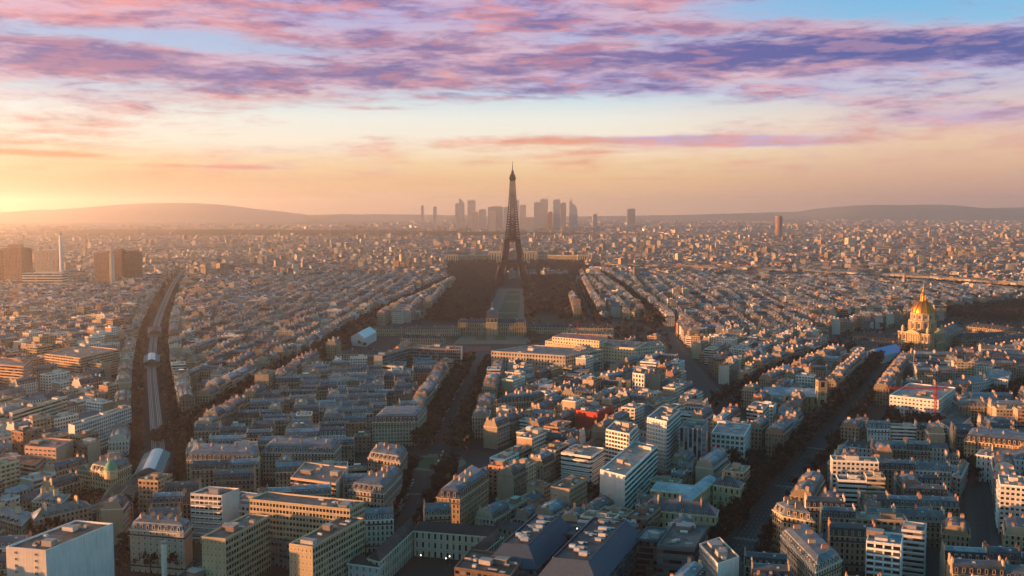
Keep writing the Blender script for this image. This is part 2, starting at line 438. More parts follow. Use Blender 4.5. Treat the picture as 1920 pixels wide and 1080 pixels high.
def occupy(x, y, th, L, W):
    r, c = rect_cells(x, y, th, L - 1.5, W - 1.5, 1.2); OCC[r, c] = True

# ------------------------------------------------------------------ ordinary buildings, many at a time
class Comp:
    __slots__ = ('part', 'V', 'F', 'UV', 'mat', 'tone', 'sty')


def vbox(out, part, cx, cy, z0, z1, hx, hy, tx, ty, mats, tones, stys=None, uvs=None, faces=(0, 1, 2, 3, 4)):
    """N boxes at once in building-local axes; faces 0 front(-y) 1 right 2 back 3 left 4 top; mats/tones/stys per face"""
    N = len(z0); one = np.ones(N)
    cx, cy, z0, z1, hx, hy, tx, ty = [np.asarray(a, float) * one for a in (cx, cy, z0, z1, hx, hy, tx, ty)]
    V = np.zeros((N, 8, 3))
    for k, (sx, sy) in enumerate(((-1, -1), (1, -1), (1, 1), (-1, 1))):
        V[:, k, 0] = cx + sx * hx; V[:, k, 1] = cy + sy * hy; V[:, k, 2] = z0
        V[:, k + 4, 0] = cx + sx * tx; V[:, k + 4, 1] = cy + sy * ty; V[:, k + 4, 2] = z1
    FA = np.array([(0, 1, 5, 4), (1, 2, 6, 5), (2, 3, 7, 6), (3, 0, 4, 7), (4, 5, 6, 7)])
    c = Comp(); c.part = part; c.V = V; c.F = FA[list(faces)]; nf = len(faces)
    c.UV = np.zeros((N, nf, 4, 2)); c.tone = np.zeros((N, nf, 4)); c.sty = np.zeros((N, nf, 3)); c.mat = np.zeros(nf, int)
    for i, f in enumerate(faces):
        c.mat[i] = mats[f] if isinstance(mats, (list, tuple)) else mats
        t = tones[f] if isinstance(tones, (list, tuple)) else tones
        c.tone[:, i, :] = t
        if stys is not None and stys[f] is not None: c.sty[:, i, :] = stys[f]
        u, v = (uvs[f] if uvs is not None and uvs[f] is not None else (1.0, 1.0))
        u = np.asarray(u) * one; v = np.asarray(v) * one
        c.UV[:, i, 1, 0] = u; c.UV[:, i, 2, 0] = u; c.UV[:, i, 2, 1] = v; c.UV[:, i, 3, 1] = v
    out.append(c)


POT = np.array((0.42, 0.16, 0.08))


def gen(R, kind, lod, nd=0):
    """components of N buildings of one kind; R maps names to arrays"""
    N = len(R['L']); o = []; L, W, h, hm = R['L'] / 2, R['W'] / 2, R['h'], R['hm']
    tone = np.concatenate([R['tone'], R['rnd'][:, None]], 1); rt = np.concatenate([R['rtone'], R['rnd'][:, None]], 1)
    party = np.concatenate([R['ptone'], R['rnd'][:, None]], 1)
    z = np.zeros(N); fl = np.maximum(1, np.round(h / R['fh'])); nF = np.maximum(1, np.round(R['L'] / R['bay'])); nS = np.maximum(1, np.round(R['W'] / R['bay']))
    sw = np.concatenate([R['ww'][:, None], R['wh'][:, None], z[:, None]], 1)
    blank = np.zeros((N, 3)); sl = np.where(R['wl'][:, None], sw, blank); sr = np.where(R['wr'][:, None], sw, blank)
    tl = np.where(R['wl'][:, None], tone, party); tr = np.where(R['wr'][:, None], tone, party)
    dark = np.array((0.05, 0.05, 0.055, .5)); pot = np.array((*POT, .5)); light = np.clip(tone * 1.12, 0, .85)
    if kind == 'mansard':
        vbox(o, 'wall', 0, 0, z - 1, h, L, W, L, W, FAC, [tone, tr, tone, tl, rt], [sw, sr, sw, sl, None], [(nF, fl), (nS, fl), (nF, fl), (nS, fl), None], (0, 1, 2, 3))
        sy = W - R['slope']; ridge = h + hm + R['cap']
        ma = [ROOF, FAC, ROOF, FAC, ROOF]
        if lod >= 1:
            vbox(o, 'wall', 0, 0, h - .55, h, L + .05, W + .45, L + .05, W + .45, PLAIN, light)
        vbox(o, 'roof', 0, 0, h, h + hm, L - .05, W - .1, L - .05, sy, ma, [rt, tr, rt, tl, rt], None, None, (0, 1, 2, 3))
        vbox(o, 'roof', 0, 0, h + hm, ridge, L - .05, sy, L - .05, sy * .12, ma, [rt * .5 + R['rtone2'] * .5, tr, rt * .5 + R['rtone2'] * .5, tl, R['rtone2']])
        if lod >= 2:
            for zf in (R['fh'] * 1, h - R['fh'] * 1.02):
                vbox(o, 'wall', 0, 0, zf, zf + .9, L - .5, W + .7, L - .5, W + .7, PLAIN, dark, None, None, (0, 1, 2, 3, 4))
                vbox(o, 'wall', 0, 0, zf - .25, zf, L - .4, W + .8, L - .4, W + .8, PLAIN, light)
        if lod >= 1 and nd:
            for k in range(nd):
                xk = L * 2 * ((k + .5) / nd - .5)
                for s_ in (-1, 1):
                    vbox(o, 'roof', xk, s_ * (W - 1.15), h + .5, h + hm * .72, .75, .95, .75, .95, [FAC if s_ < 0 else ROOF, ROOF, FAC if s_ > 0 else ROOF, ROOF, ROOF],
                         [light if s_ < 0 else rt, rt, light if s_ > 0 else rt, rt, R['rtone2']], [np.array((.62, .78, 0))] * 5)
        cl = R['chl']; ch = ridge + R['chh']
        k = 0
        for sx in (-1, 1):
            for sy_ in (-1, 1):
                if lod == 0 and sy_ > 0: continue
                hl = cl * (.5 if lod else .9); yy = sy_ * (W * .45) if lod else 0
                key = f'chimney#{k}'; k += 1
                vbox(o, key, sx * (L - .45), yy, h + 1.0, ch, .40, hl, .36, hl * .97, PLAIN, party * R['cht'][:, None])
                if lod >= 2:
                    for q in (-.62, -.2, .22, .64):
                        vbox(o, key, sx * (L - .45), yy + hl * q, ch, ch + .55 + .5 * R['rnd'], .17, .2, .13, .16, PLAIN, pot)
                elif lod == 1:
                    vbox(o, key, sx * (L - .45), yy, ch, ch + .6, .18, hl * .8, .15, hl * .8, PLAIN, pot)
        if lod >= 2:
            for k in range(2):
                vbox(o, 'roof', L * (R['rnd'] * 1.2 - .6 + .45 * k), (-1) ** k * sy * .5, ridge - R['cap'] * .55, ridge - R['cap'] * .55 + .45, .6, .8, .6, .8, PLAIN, np.array((.5, .53, .55, .5)))
    elif kind == 'flat':
        hp = h + 0.9
        vbox(o, 'wall', 0, 0, z - 1, hp, L, W, L, W, FAC, [tone, tr, tone, tl, rt], [sw, sr, sw, sl, None], [(nF, fl + .28), (nS, fl + .28), (nF, fl + .28), (nS, fl + .28), None], (0, 1, 2, 3))
        if lod >= 1:
            vbox(o, 'wall', 0, 0, h - .1, hp + .05, L + .12, W + .12, L + .12, W + .12, PLAIN, light, faces=(0, 1, 2, 3))
            c = Comp(); V = np.zeros((N, 8, 3))
            for k, (sx, sy) in enumerate(((-1, -1), (1, -1), (1, 1), (-1, 1))):
                V[:, k, 0] = sx * (L + .12); V[:, k, 1] = sy * (W + .12); V[:, k + 4, 0] = sx * (L - .35); V[:, k + 4, 1] = sy * (W - .35); V[:, k:k + 1, 2] = hp[:, None] + .05; V[:, k + 4:k + 5, 2] = hp[:, None] + .05
            c.part = 'wall'; c.V = V; c.F = np.array([(0, 1, 5, 4), (1, 2, 6, 5), (2, 3, 7, 6), (3, 0, 4, 7)]); c.UV = np.zeros((N, 4, 4, 2)); c.mat = np.full(4, PLAIN); c.tone = np.repeat(light[:, None], 4, 1); c.sty = np.zeros((N, 4, 3)); o.append(c)
            c = Comp(); W2 = V[:, 4:].copy(); W3 = W2.copy(); W3[:, :, 2] -= .85; c.part = 'wall'; c.V = np.concatenate([W2, W3], 1); c.F = np.array([(1, 0, 4, 5), (2, 1, 5, 6), (3, 2, 6, 7), (0, 3, 7, 4)]); c.UV = np.zeros((N, 4, 4, 2)); c.mat = np.full(4, PLAIN); c.tone = np.repeat(tone[:, None] * .9, 4, 1); c.sty = np.zeros((N, 4, 3)); o.append(c)
            c = Comp(); c.part = 'roof'; c.V = W3.copy(); c.F = np.array([(0, 1, 2, 3)]); c.UV = np.zeros((N, 1, 4, 2)); c.mat = np.full(1, ROOF); c.tone = rt[:, None]; c.sty = np.zeros((N, 1, 3)); o.append(c)
        else:
            vbox(o, 'roof', 0, 0, hp - .1, hp, L, W, L, W, ROOF, rt, faces=(4,))
        r = R['rnd']
        vbox(o, 'roof_unit#0', L * (r * .9 - .45), W * .1, h, h + 3.2, L * .22 + 1, W * .35, L * .22 + 1, W * .35, FAC, [tone, tone, tone, tone, R['rtone2']], None)
        if lod >= 1:
            vbox(o, 'roof_unit#1', L * (.72 - r * .5), -W * .45, h, h + 1.6, 1.4, 1.1, 1.4, 1.1, PLAIN, np.array((.45, .45, .44, .5)))
            vbox(o, 'roof_unit#2', -L * (.75 - r * .3), W * .4, h, h + 1.2, 2.0, .8, 2.0, .8, PLAIN, np.array((.30, .30, .31, .5)))
            if lod >= 2:
                vbox(o, 'roof_unit#3', -L * .2, -W * .55, h, h + .9, .7, .7, .7, .7, PLAIN, np.array((.55, .56, .55, .5)))
                vbox(o, 'roof_unit#4', L * .8, W * .5, h, h + 2.6, .35, .9, .3, .9, PLAIN, np.array((.40, .24, .16, .5)))
        if lod >= 1 and nd:
            for k in range(1, nd):        # balcony slabs with parapets, one per floor
                zf = h * k / nd
                vbox(o, 'wall', 0, 0, zf - .1, zf + .85, L * .86, W + 1.0, L * .86, W + 1.0, PLAIN, light)
    elif kind == 'gable':
        vbox(o, 'wall', 0, 0, z - 1, h, L, W, L, W, FAC, [tone, tr, tone, tl, rt], [sw, sr, sw, sl, None], [(nF, fl), (nS, fl), (nF, fl), (nS, fl), None], (0, 1, 2, 3))
        vbox(o, 'roof', 0, 0, h, h + hm, L, W + .3, L, .12, [ROOF, FAC, ROOF, FAC, ROOF], [rt, tr, R['rtone2'], tl, rt])
        if lod >= 1:
            vbox(o, 'chimney#0', L * (R['rnd'] - .5), W * .3, h + hm * .3, h + hm + 1.2, .5, .9, .45, .85, PLAIN, party * R['cht'][:, None])
    else:                                 # simple block far away
        vbox(o, 'wall', 0, 0, z - 1, h, L, W, L, W, FAC, [tone, tr, tone, tl, rt], [sw, sr, sw, sl, None], [(nF, fl), (nS, fl), (nF, fl), (nS, fl), None], (0, 1, 2, 3))
        vbox(o, 'roof', 0, 0, h, h + hm, L, W, L * .93, W * .35, ROOF, [rt, rt, rt, rt, R['rtone2']])
    return o


KIND = ('mansard', 'flat', 'gable', 'simple')
STONE = [lin(c) for c in ((186, 170, 146), (176, 160, 136), (196, 182, 160), (168, 154, 136), (190, 176, 158), (182, 162, 132))]
PALE = [lin(c) for c in ((214, 210, 202), (206, 198, 186), (222, 216, 204), (196, 192, 186))]
WARM = [lin(c) for c in ((204, 182, 152), (200, 172, 140), (190, 158, 134), (182, 140, 116), (206, 190, 160))]
BRICK = [lin(c) for c in ((146, 88, 66), (158, 100, 74), (136, 82, 66))]
ZINC = [lin(c) for c in ((112, 122, 132), (98, 110, 122), (126, 134, 142), (86, 98, 110), (104, 112, 118))]
SLATE = [lin(c) for c in ((58, 62, 72), (50, 54, 62), (66, 70, 78))]
GRAVEL = [lin(c) for c in ((132, 124, 116), (118, 108, 100), (146, 140, 134), (104, 96, 92))]
TILE = [lin(c) for c in ((136, 80, 62), (124, 74, 60))]
BUILD = []          # records of the ordinary buildings


def pick(a): return a[int(rng.integers(len(a)))]


def rec(x, y, th, L, W, mix, row=None, wl=False, wr=False):
    """one ordinary building; mix = shares of (mansard stone, modern flat, plain gabled); row = (street or quarter, side, number)"""
    u = rng.random(); r = dict(x=x, y=y, th=th, L=L, W=W, wl=wl, wr=wr, rnd=rng.random(), row=row, cap=1.0, slope=1.7, chl=1.5 + rng.random(), chh=.5 + 1.2 * rng.random(), cht=.7 + .5 * rng.random())
    pt = pick(STONE + WARM + PALE); r['ptone'] = tuple(np.array(pt) * rng.uniform(.75, 1.05)); r['ww'], r['wh'] = .42, .66
    if u < mix[0]:
        r.update(kind=0, h=rng.normal(18.6, 1.2), hm=rng.uniform(3.2, 4.6), fh=3.15, bay=rng.uniform(2.4, 3.0), cap=rng.uniform(.9, 2.0), slope=rng.uniform(1.4, 2.2))
        t = pick(STONE * 3 + PALE + WARM); r['ww'] = rng.uniform(.38, .48)
        rt = pick(SLATE * 3 + ZINC * 3); r['rtone2'] = pick(ZINC)
    elif u < mix[0] + mix[1]:
        r.update(kind=1, h=rng.choice([17, 20, 23, 26, 30], p=[.30, .34, .22, .09, .05]) + rng.random(), hm=0., fh=2.95, bay=rng.uniform(2.6, 4.2))
        t = pick(PALE * 3 + WARM * 2 + STONE); st = rng.random()
        r['ww'], r['wh'] = (1.0, .50) if st < .35 else ((.62, .5) if st < .7 else (.5, .55))
        rt = pick(GRAVEL); r['rtone2'] = pick(GRAVEL + PALE[:2]); r['balc'] = rng.random() < .35
    else:
        r.update(kind=2, h=rng.uniform(9, 17), hm=rng.uniform(2.2, 4.0), fh=3.0, bay=rng.uniform(2.6, 3.4))
        t = pick(PALE + WARM + STONE); rt = pick(ZINC * 2 + SLATE + TILE); r['rtone2'] = rt
    k = rng.uniform(.66, 1.12) * (1.28 if t in PALE else .82); r['tone'] = tuple(np.clip(np.array(t) * k, 0, .82)); r['tbase'] = t; r['rbase'] = rt
    r['rtone'] = tuple(np.array(rt) * rng.uniform(.6, 1.25)); r['rtone2'] = tuple(np.array(r['rtone2']) * rng.choice([.6, .8, 1.1, 2.2], p=[.26, .24, .24, .26]))
    if mix[0] > 0.9: pass
    BUILD.append(r); return r


def row_line(name, side, pts, off, depth, mix, lo=15, hi=27, cap_h=None):
    """row of houses along a polyline at distance off to its left (off > 0) or right, fronts towards the street"""
    # offset line, so that the houses stand wall to wall round gentle bends
    A, B = strip(pts, 2 * (abs(off) + depth / 2)); line = A if off > 0 else B
    todo = []; s = 0.0; T = plen(line)
    while s < T - 8:
        L = min(rng.uniform(lo, hi), T - s)
        p, _ = along(line, s); q, _ = along(line, min(T - .01, s + L)); p, q = np.array(p), np.array(q)
        c = (p + q) / 2; d = q - p; L2 = np.linalg.norm(d); s += L
        if L2 < 6 or abs(c[0]) > c[1] * .56 + 80: continue
        th = math.atan2(d[1], d[0]) + (math.pi if off < 0 else 0)
        todo.append((c, th, L2, free(c[0], c[1], th, L2, depth)))
    n = 0
    for i, (c, th, L, ok) in enumerate(todo):
        if not ok: continue
        n += 1; occupy(c[0], c[1], th, L, depth)
        e0 = i == 0 or not todo[i - 1][3]; e1 = i == len(todo) - 1 or not todo[i + 1][3]
        if off < 0: e0, e1 = e1, e0
        rec(c[0], c[1], th, L, depth, mix, (name, side, n), wl=e0, wr=e1)


def fill_grid(c0, th, half, bx, by, st, mix, name, sub=None, lo=16, hi=29, depth=12.5, test=True, ymin=0, ymax=1e9, keep=None):
    """street blocks of bx x by metres with streets st wide, filled with rows of houses, over a square round c0"""
    d = np.array((math.cos(th), math.sin(th))); n = np.array((-d[1], d[0]))
    nx, ny = int(half / (bx + st)) + 1, int(half / (by + st)) + 1
    k = 0
    for i in range(-nx, nx + 1):
        for j in range(-ny, ny + 1):
            cc = np.array(c0) + d * ((i + (.5 * (j % 2) * .6)) * (bx + st)) + n * (j * (by + st))
            if cc[1] < ymin - 80 or cc[1] > ymax + 80 or abs(cc[0]) > cc[1] * .53 + 90: continue
            if keep is not None and not keep(cc): continue
            todo = []; base_h = rng.normal(0, 1.4)
            cuts = []                              # (offset along, offset across, turn, length, depth, edge, end0, end1)
            for sgn in (-1, 1):
                s = -bx / 2
                while s < bx / 2 - 6:
                    L = min(rng.uniform(lo, hi), bx / 2 - s)
                    if bx / 2 - s - L < 9: L = bx / 2 - s
                    cuts.append((s + L / 2, sgn * (by / 2 - depth / 2), 0.0 if sgn < 0 else math.pi, L, depth, True, s <= -bx / 2 + .1, s + L >= bx / 2 - .1)); s += L
            gap = by - 2 * depth
            if gap > 9:
                for sgn in (-1, 1): cuts.append((sgn * (bx / 2 - depth / 2), 0.0, math.pi / 2 * sgn, gap, depth, True, False, False))
                s = -bx / 2 + depth + rng.uniform(3, 8)
                while s < bx / 2 - depth - 8:
                    L = rng.uniform(9, 17)
                    if rng.random() < .62: cuts.append((s + L / 2, rng.uniform(-1.5, 1.5), 0.0 if rng.random() < .6 else math.pi / 2, L, min(gap - 4, rng.uniform(7, 11)), False, True, True))
                    s += L + rng.uniform(1, 6)
            for sa, oy, turn, L, dd, edge, e0, e1 in cuts:
                c = cc + d * sa + n * oy
                if c[1] < ymin or c[1] > ymax or not free(c[0], c[1], th + turn, L, dd): continue
                todo.append((c, L, dd * rng.uniform(.97, 1.06), turn, edge, e0, e1))
            for c, L, dd, turn, edge, e0, e1 in todo:
                occupy(c[0], c[1], th + turn, L, dd); k += 1
                if edge:
                    r = rec(c[0], c[1], th + turn, L, dd, mix, (name, '', k), wl=e0 if turn == 0 else e1, wr=e1 if turn == 0 else e0)
                    r['h'] += base_h
                else:
                    r = rec(c[0], c[1], th + turn, L, dd, (.3, .25, .45), (name, '', k), True, True)
                    r['h'] = min(r['h'], rng.uniform(7, 16))


def far_fill(y0, y1, cell, L, W, hm, name):
    """houses far away: jittered rows in quarters of random direction, without a test against each other"""
    nq = 260; qx = rng.uniform(-.58, .58, nq); qy = np.sqrt(rng.uniform(y0 ** 2, y1 ** 2, nq)); qx = qx * qy; qt = rng.uniform(0, math.pi, nq)
    area = .5 * (y1 ** 2 - y0 ** 2) * 1.12; n = int(area / cell)
    y = np.sqrt(rng.uniform(y0 ** 2, y1 ** 2, n)); x = rng.uniform(-.56, .56, n) * y
    q = np.empty(n, int)
    for s in range(0, n, 4000):
        q[s:s + 4000] = np.argmin((x[s:s + 4000, None] - qx) ** 2 + (y[s:s + 4000, None] - qy) ** 2, 1)
    th = qt[q]; c, s_ = np.cos(th), np.sin(th)
    a = (x * c + y * s_); b = (-x * s_ + y * c)          # snap to rows inside each quarter
    b = np.round(b / (W * 1.9)) * W * 1.9 + rng.normal(0, 1, n)
    street = (a % (L * 4.3)) < 12
    x, y = a * c - b * s_, a * s_ + b * c
    col = np.clip(((x - GX0) / GC).astype(int), 0, OCC.shape[1] - 1); row = np.clip(((y - GY0) / GC).astype(int), 0, OCC.shape[0] - 1)
    inside = (x > GX0) & (x < GX0 + OCC.shape[1] * GC) & (y < GY0 + OCC.shape[0] * GC)
    ok = ~street & ~(inside & OCC[row, col]) & (y > y0)
    for p in FARKEEP: ok &= ~p(x, y)
    x, y, th = x[ok], y[ok], th[ok]; n = len(x)
    kind = rng.random(n)
    tones = np.array(STONE + PALE + WARM); ti = rng.integers(len(tones), size=n)
    roofs = np.array(ZINC + SLATE + GRAVEL + TILE[:1]); ri = rng.integers(len(roofs), size=n)
    tall = rng.random(n) < .03
    hh = rng.normal(hm, 3.2, n).clip(7, 40) + tall * rng.uniform(8, 26, n)
    return dict(x=x, y=y, th=th, L=np.where(tall, L * .7, L * rng.uniform(.6, 1.25, n)), W=W * rng.uniform(.75, 1.2, n), h=hh, hm=np.where(tall, .6, rng.uniform(1.5, 4.5, n)), tone=tones[ti] * rng.uniform(.4, 1.0, (n, 1)),
                rtone=roofs[ri] * rng.uniform(.5, 1.3, (n, 1)), rtone2=roofs[rng.integers(len(roofs), size=n)] * rng.uniform(.5, 1.5, (n, 1)), ptone=tones[ti] * .9, rnd=rng.random(n), wl=rng.random(n) < .5, wr=rng.random(n) < .5,
                ww=np.full(n, .45), wh=np.full(n, .6), fh=np.full(n, 3.2), bay=np.full(n, 3.2), cap=np.full(n, 1.), slope=np.full(n, 1.6), chl=np.full(n, 1.8), chh=np.full(n, 1.), cht=np.ones(n)), kind


FARKEEP = []


def arrays(recs):
    ks = ('x', 'y', 'th', 'L', 'W', 'h', 'hm', 'tone', 'rtone', 'rtone2', 'ptone', 'rnd', 'wl', 'wr', 'ww', 'wh', 'fh', 'bay', 'cap', 'slope', 'chl', 'chh', 'cht')
    return {k: np.array([r[k] for r in recs]) for k in ks}


def fix4(R):
    for k in ('rtone2',):
        if R[k].shape[1] == 3: R[k] = np.concatenate([R[k], R['rnd'][:, None]], 1)
    return R


def into_mass(mb, R, kind, lod, nd):
    if not len(R['x']): return
    R = fix4(R); c, s = np.cos(R['th']), np.sin(R['th'])
    for cp in gen(R, kind, lod, nd):
        V = cp.V; X = V[:, :, 0] * c[:, None] - V[:, :, 1] * s[:, None] + R['x'][:, None]; Y = V[:, :, 0] * s[:, None] + V[:, :, 1] * c[:, None] + R['y'][:, None]
        N, nv = X.shape; nf = len(cp.F)
        F = (cp.F[None] + (np.arange(N) * nv)[:, None, None]).reshape(-1, 4)
        mb.add(np.stack([X, Y, V[:, :, 2]], 2).reshape(-1, 3), F, cp.UV.reshape(-1, 4, 2), np.tile(cp.mat, N), cp.tone.reshape(-1, 4), cp.sty.reshape(-1, 3))


def make_single(r, name, label, group, cat, nd):
    root = empty(name, (r['x'], r['y'], 0), r['th'], label, cat, group)
    R = fix4(arrays([r])); parts = {}
    for cp in gen(R, KIND[r['kind']], 2, nd):
        parts.setdefault(cp.part, MB()).add(cp.V[0], cp.F, cp.UV[0], cp.mat, cp.tone[0], cp.sty[0])
    roof = None
    for key, mb in parts.items():
        o = mb.build(key.split('#')[0], root)
    return root


def n_dorm(r):
    if r['kind'] == 0: return int(np.clip(round(r['L'] / 3.4), 2, 9))
    if r['kind'] == 1 and r.get('balc'): return int(round(r['h'] / r['fh']))
    return 0

# ------------------------------------------------------------------ ground, avenues, parks, river, hills
mat_plain('earth', (0.026, 0.025, 0.024), 0.9, 0, .45, .03)
mat_plain('asphalt', (0.022, 0.023, 0.026), 0.75, 0, .3, .08)
mat_plain('paving', (0.05, 0.048, 0.046), 0.85, 0, .3, .15)
mat_plain('marking_paint', (0.22, 0.22, 0.22), 0.7, 0, .2, .3)
mat_plain('turf', (0.045, 0.075, 0.030), 0.95, 0, .35, .05)
mat_plain('sand', (0.14, 0.125, 0.10), 0.95, 0, .25, .06)
mat_plain('river_water', (0.02, 0.035, 0.04), 0.12, 0, .1, .02, .5)
mat_plain('hazed_hill_woods', (0.13, 0.12, 0.105), 0.95, 0, .5, .004)  # paled in the colour itself so the far hills look hazier
mat_plain('bark', (0.060, 0.045, 0.034), 0.95)


def sheet(name, poly, z, mat, kind='structure'):
    me = bpy.data.meshes.new(name); me.from_pydata([(x, y, z) for x, y in poly], [], [tuple(range(len(poly)))]); me.materials.append(MATS[mat])
    o = bpy.data.objects.new(name, me); COL.objects.link(o); o['kind'] = kind; return o


sheet('ground', [(-14900, -2400), (14900, -2400), (14900, 18400), (-14900, 18400)], 0, 'earth')
AV = {}


def avenue(key, pix, w, road=None, pave=True, zz=0.0):
    pts = [P(x, y) for x, y in pix]
    fine = []                                # round the corners a little
    for i in range(len(pts) - 1):
        for t in np.linspace(0, 1, 6, endpoint=False):
            p0, p1, p2, p3 = [np.array(pts[min(max(i + k, 0), len(pts) - 1)]) for k in (-1, 0, 1, 2)]
            fine.append(tuple(.5 * ((2 * p1) + (-p0 + p2) * t + (2 * p0 - 5 * p1 + 4 * p2 - p3) * t * t + (-p0 + 3 * p1 - 3 * p2 + p3) * t ** 3)))
    fine.append(pts[-1]); pts = fine
    AV[key] = (pts, w)
    L, R = strip(pts, w); block_poly(L + R[::-1])
    rw = w * .62 if road is None else road
    mb = MB()
    for nm, width, z, m in (('pavement', w, .14 + zz, 'paving'), ('road', rw, .02 + zz, 'asphalt')):
        if nm == 'pavement' and not pave: continue
        A, B = strip(pts, width); C, D = strip(pts, rw)
        me = bpy.data.meshes.new(nm); V, F = [], []
        n = len(pts)
        if nm == 'road':
            V = [(x, y, z) for x, y in A] + [(x, y, z) for x, y in B]
            F = [(i, n + i, n + i + 1, i + 1) for i in range(n - 1)]
        else:
            V = [(x, y, z) for x, y in A] + [(x, y, z) for x, y in C] + [(x, y, z) for x, y in D] + [(x, y, z) for x, y in B]
            V += [(x, y, 0.005) for x, y in C] + [(x, y, 0.005) for x, y in D]
            for i in range(n - 1):
                F += [(i, n + i, n + i + 1, i + 1), (2 * n + i, 3 * n + i, 3 * n + i + 1, 2 * n + i + 1), (n + i, 4 * n + i, 4 * n + i + 1, n + i + 1), (2 * n + i + 1, 5 * n + i + 1, 5 * n + i, 2 * n + i)]
        me.from_pydata(V, [], F); me.materials.append(MATS[m])
        o = bpy.data.objects.new(nm, me); COL.objects.link(o); o['kind'] = 'structure'
    return pts


def along(pts, s):
    """point and direction at distance s along a polyline"""
    for a, b in zip(pts[:-1], pts[1:]):
        a, b = np.array(a), np.array(b); D = np.linalg.norm(b - a)
        if s <= D: return a + (b - a) * s / D, (b - a) / D
        s -= D
    return b, (b - a) / D


def plen(pts): return sum(math.dist(a, b) for a, b in zip(pts[:-1], pts[1:]))


avenue('viaduct', [(40, 1012), (150, 985), (235, 950), (285, 915), (297, 870), (292, 800), (287, 740), (285, 690), (291, 630), (303, 590), (322, 545), (340, 515)], 42, 28)
avenue('park_side', [(318, 848), (390, 800), (452, 757), (520, 712), (600, 668), (660, 630), (715, 594), (780, 563), (850, 526)], 30, 18, zz=.004)
avenue('roundabout', [(745, 1010), (775, 960), (797, 905), (815, 866), (846, 795), (868, 745), (885, 712), (902, 678)], 47, 20)
avenue('wide', [(1352, 1085), (1378, 1045), (1430, 970), (1490, 893), (1545, 826), (1600, 760), (1650, 700), (1683, 664)], 36, 17)
avenue('diagonal', [(1385, 815), (1352, 770), (1318, 725), (1286, 685), (1258, 645), (1235, 612)], 32, 18)
avenue('diagonal', [(1235, 612), (1195, 572), (1150, 536), (1118, 514)], 24, 14, zz=.006)
avenue('parallel', [(1110, 607), (1092, 566), (1080, 535), (1074, 518)], 30, 18)
avenue('cross', [(1352, 772), (1400, 742), (1460, 712), (1530, 684), (1610, 652)], 26, 14, zz=.008)
avenue('narrow', [(1165, 975), (1200, 938), (1235, 905), (1270, 868), (1305, 830)], 15, 8)
avenue('side', [(1850, 1075), (1842, 1000), (1834, 930), (1828, 880)], 17, 8)
avenue('back', [(1560, 612), (1680, 600), (1800, 588), (1925, 572)], 30, 16, zz=.01)

# round place with a lawn and a statue at the middle
RC = P(815, 868)
for nm, r, z, m in (('road', 52, .03, 'asphalt'), ('path', 25, .16, 'sand'), ('lawn', 19, .19, 'turf')):
    sheet(nm, [(RC[0] + r * math.cos(t), RC[1] + r * math.sin(t)) for t in np.linspace(0, 2 * math.pi, 48, endpoint=False)], z, m)
block_poly([(RC[0] + 60 * math.cos(t), RC[1] + 60 * math.sin(t)) for t in np.linspace(0, 2 * math.pi, 24, endpoint=False)])

# parade park from the domed school to the iron tower, gardens beyond it
PARK = [P(795, 604), P(1070, 604), P(1066, 570), P(1064, 535), P(1090, 523), P(840, 523), P(855, 535), P(835, 560)]
block_poly(PARK)
GARD = [P(830, 524), P(1105, 520), P(1100, 486), P(835, 488)]
block_poly(GARD)
for (pl, z, m, nm) in (([P(905, 609), P(982, 609), P(983, 541), P(935, 541)], .05, 'sand', 'path'),
                       ([P(925, 605), P(968, 605), P(972, 588), P(934, 588)], .09, 'turf', 'lawn'),
                       ([P(935, 585.5), P(973, 585.5), P(976, 567), P(943, 567)], .09, 'turf', 'lawn'),
                       ([P(943, 564), P(974, 564), P(976, 553), P(948, 553)], .09, 'turf', 'lawn'),
                       ([P(950, 551), P(974, 551), P(975, 545), P(952, 545)], .09, 'turf', 'lawn')):
    sheet(nm, pl, z, m)
MIL = [P(690, 700), P(1010, 690), P(1260, 660), P(1235, 600), P(800, 604), P(700, 612), P(640, 655)]
# esplanade and grounds of the golden dome
INV = [P(1540, 672), P(1690, 690), P(1860, 672), P(1990, 668), P(1990, 598), P(1800, 598), P(1570, 628)]
block_poly(INV); block_poly([P(1775, 600), P(1925, 603), P(1925, 578), P(1800, 586)])
sheet('road', [P(1640, 672), P(1690, 676), P(1690, 662), P(1650, 660)], .045, 'asphalt')

GARDENS = [[P(1640, 830), P(1770, 842), P(1760, 785), P(1665, 775)], [P(1075, 968), P(1165, 962), P(1160, 935), P(1085, 930)], [P(215, 1075), P(330, 1080), P(350, 1045), P(218, 1030)],
           [P(1795, 905), P(1838, 915), P(1832, 872), P(1802, 872)], [P(1800, 770), P(1990, 770), P(1990, 712), P(1880, 730)], [P(1395, 1000), P(1350, 1000), P(1345, 985), P(1400, 970)],
           [P(1365, 905), P(1425, 905), P(1430, 870), P(1380, 862)], [P(1700, 905), P(1738, 905), P(1738, 890), P(1700, 890)], [P(545, 1085), P(660, 1085), P(690, 1060), P(560, 1050)]]
for g in GARDENS: block_poly(g)
block_poly([P(540, 1400), P(1010, 1400), P(1010, 1040), P(640, 1045)]); block_poly([P(205, 1400), P(620, 1400), P(620, 1040), P(350, 1030), P(212, 1030)])

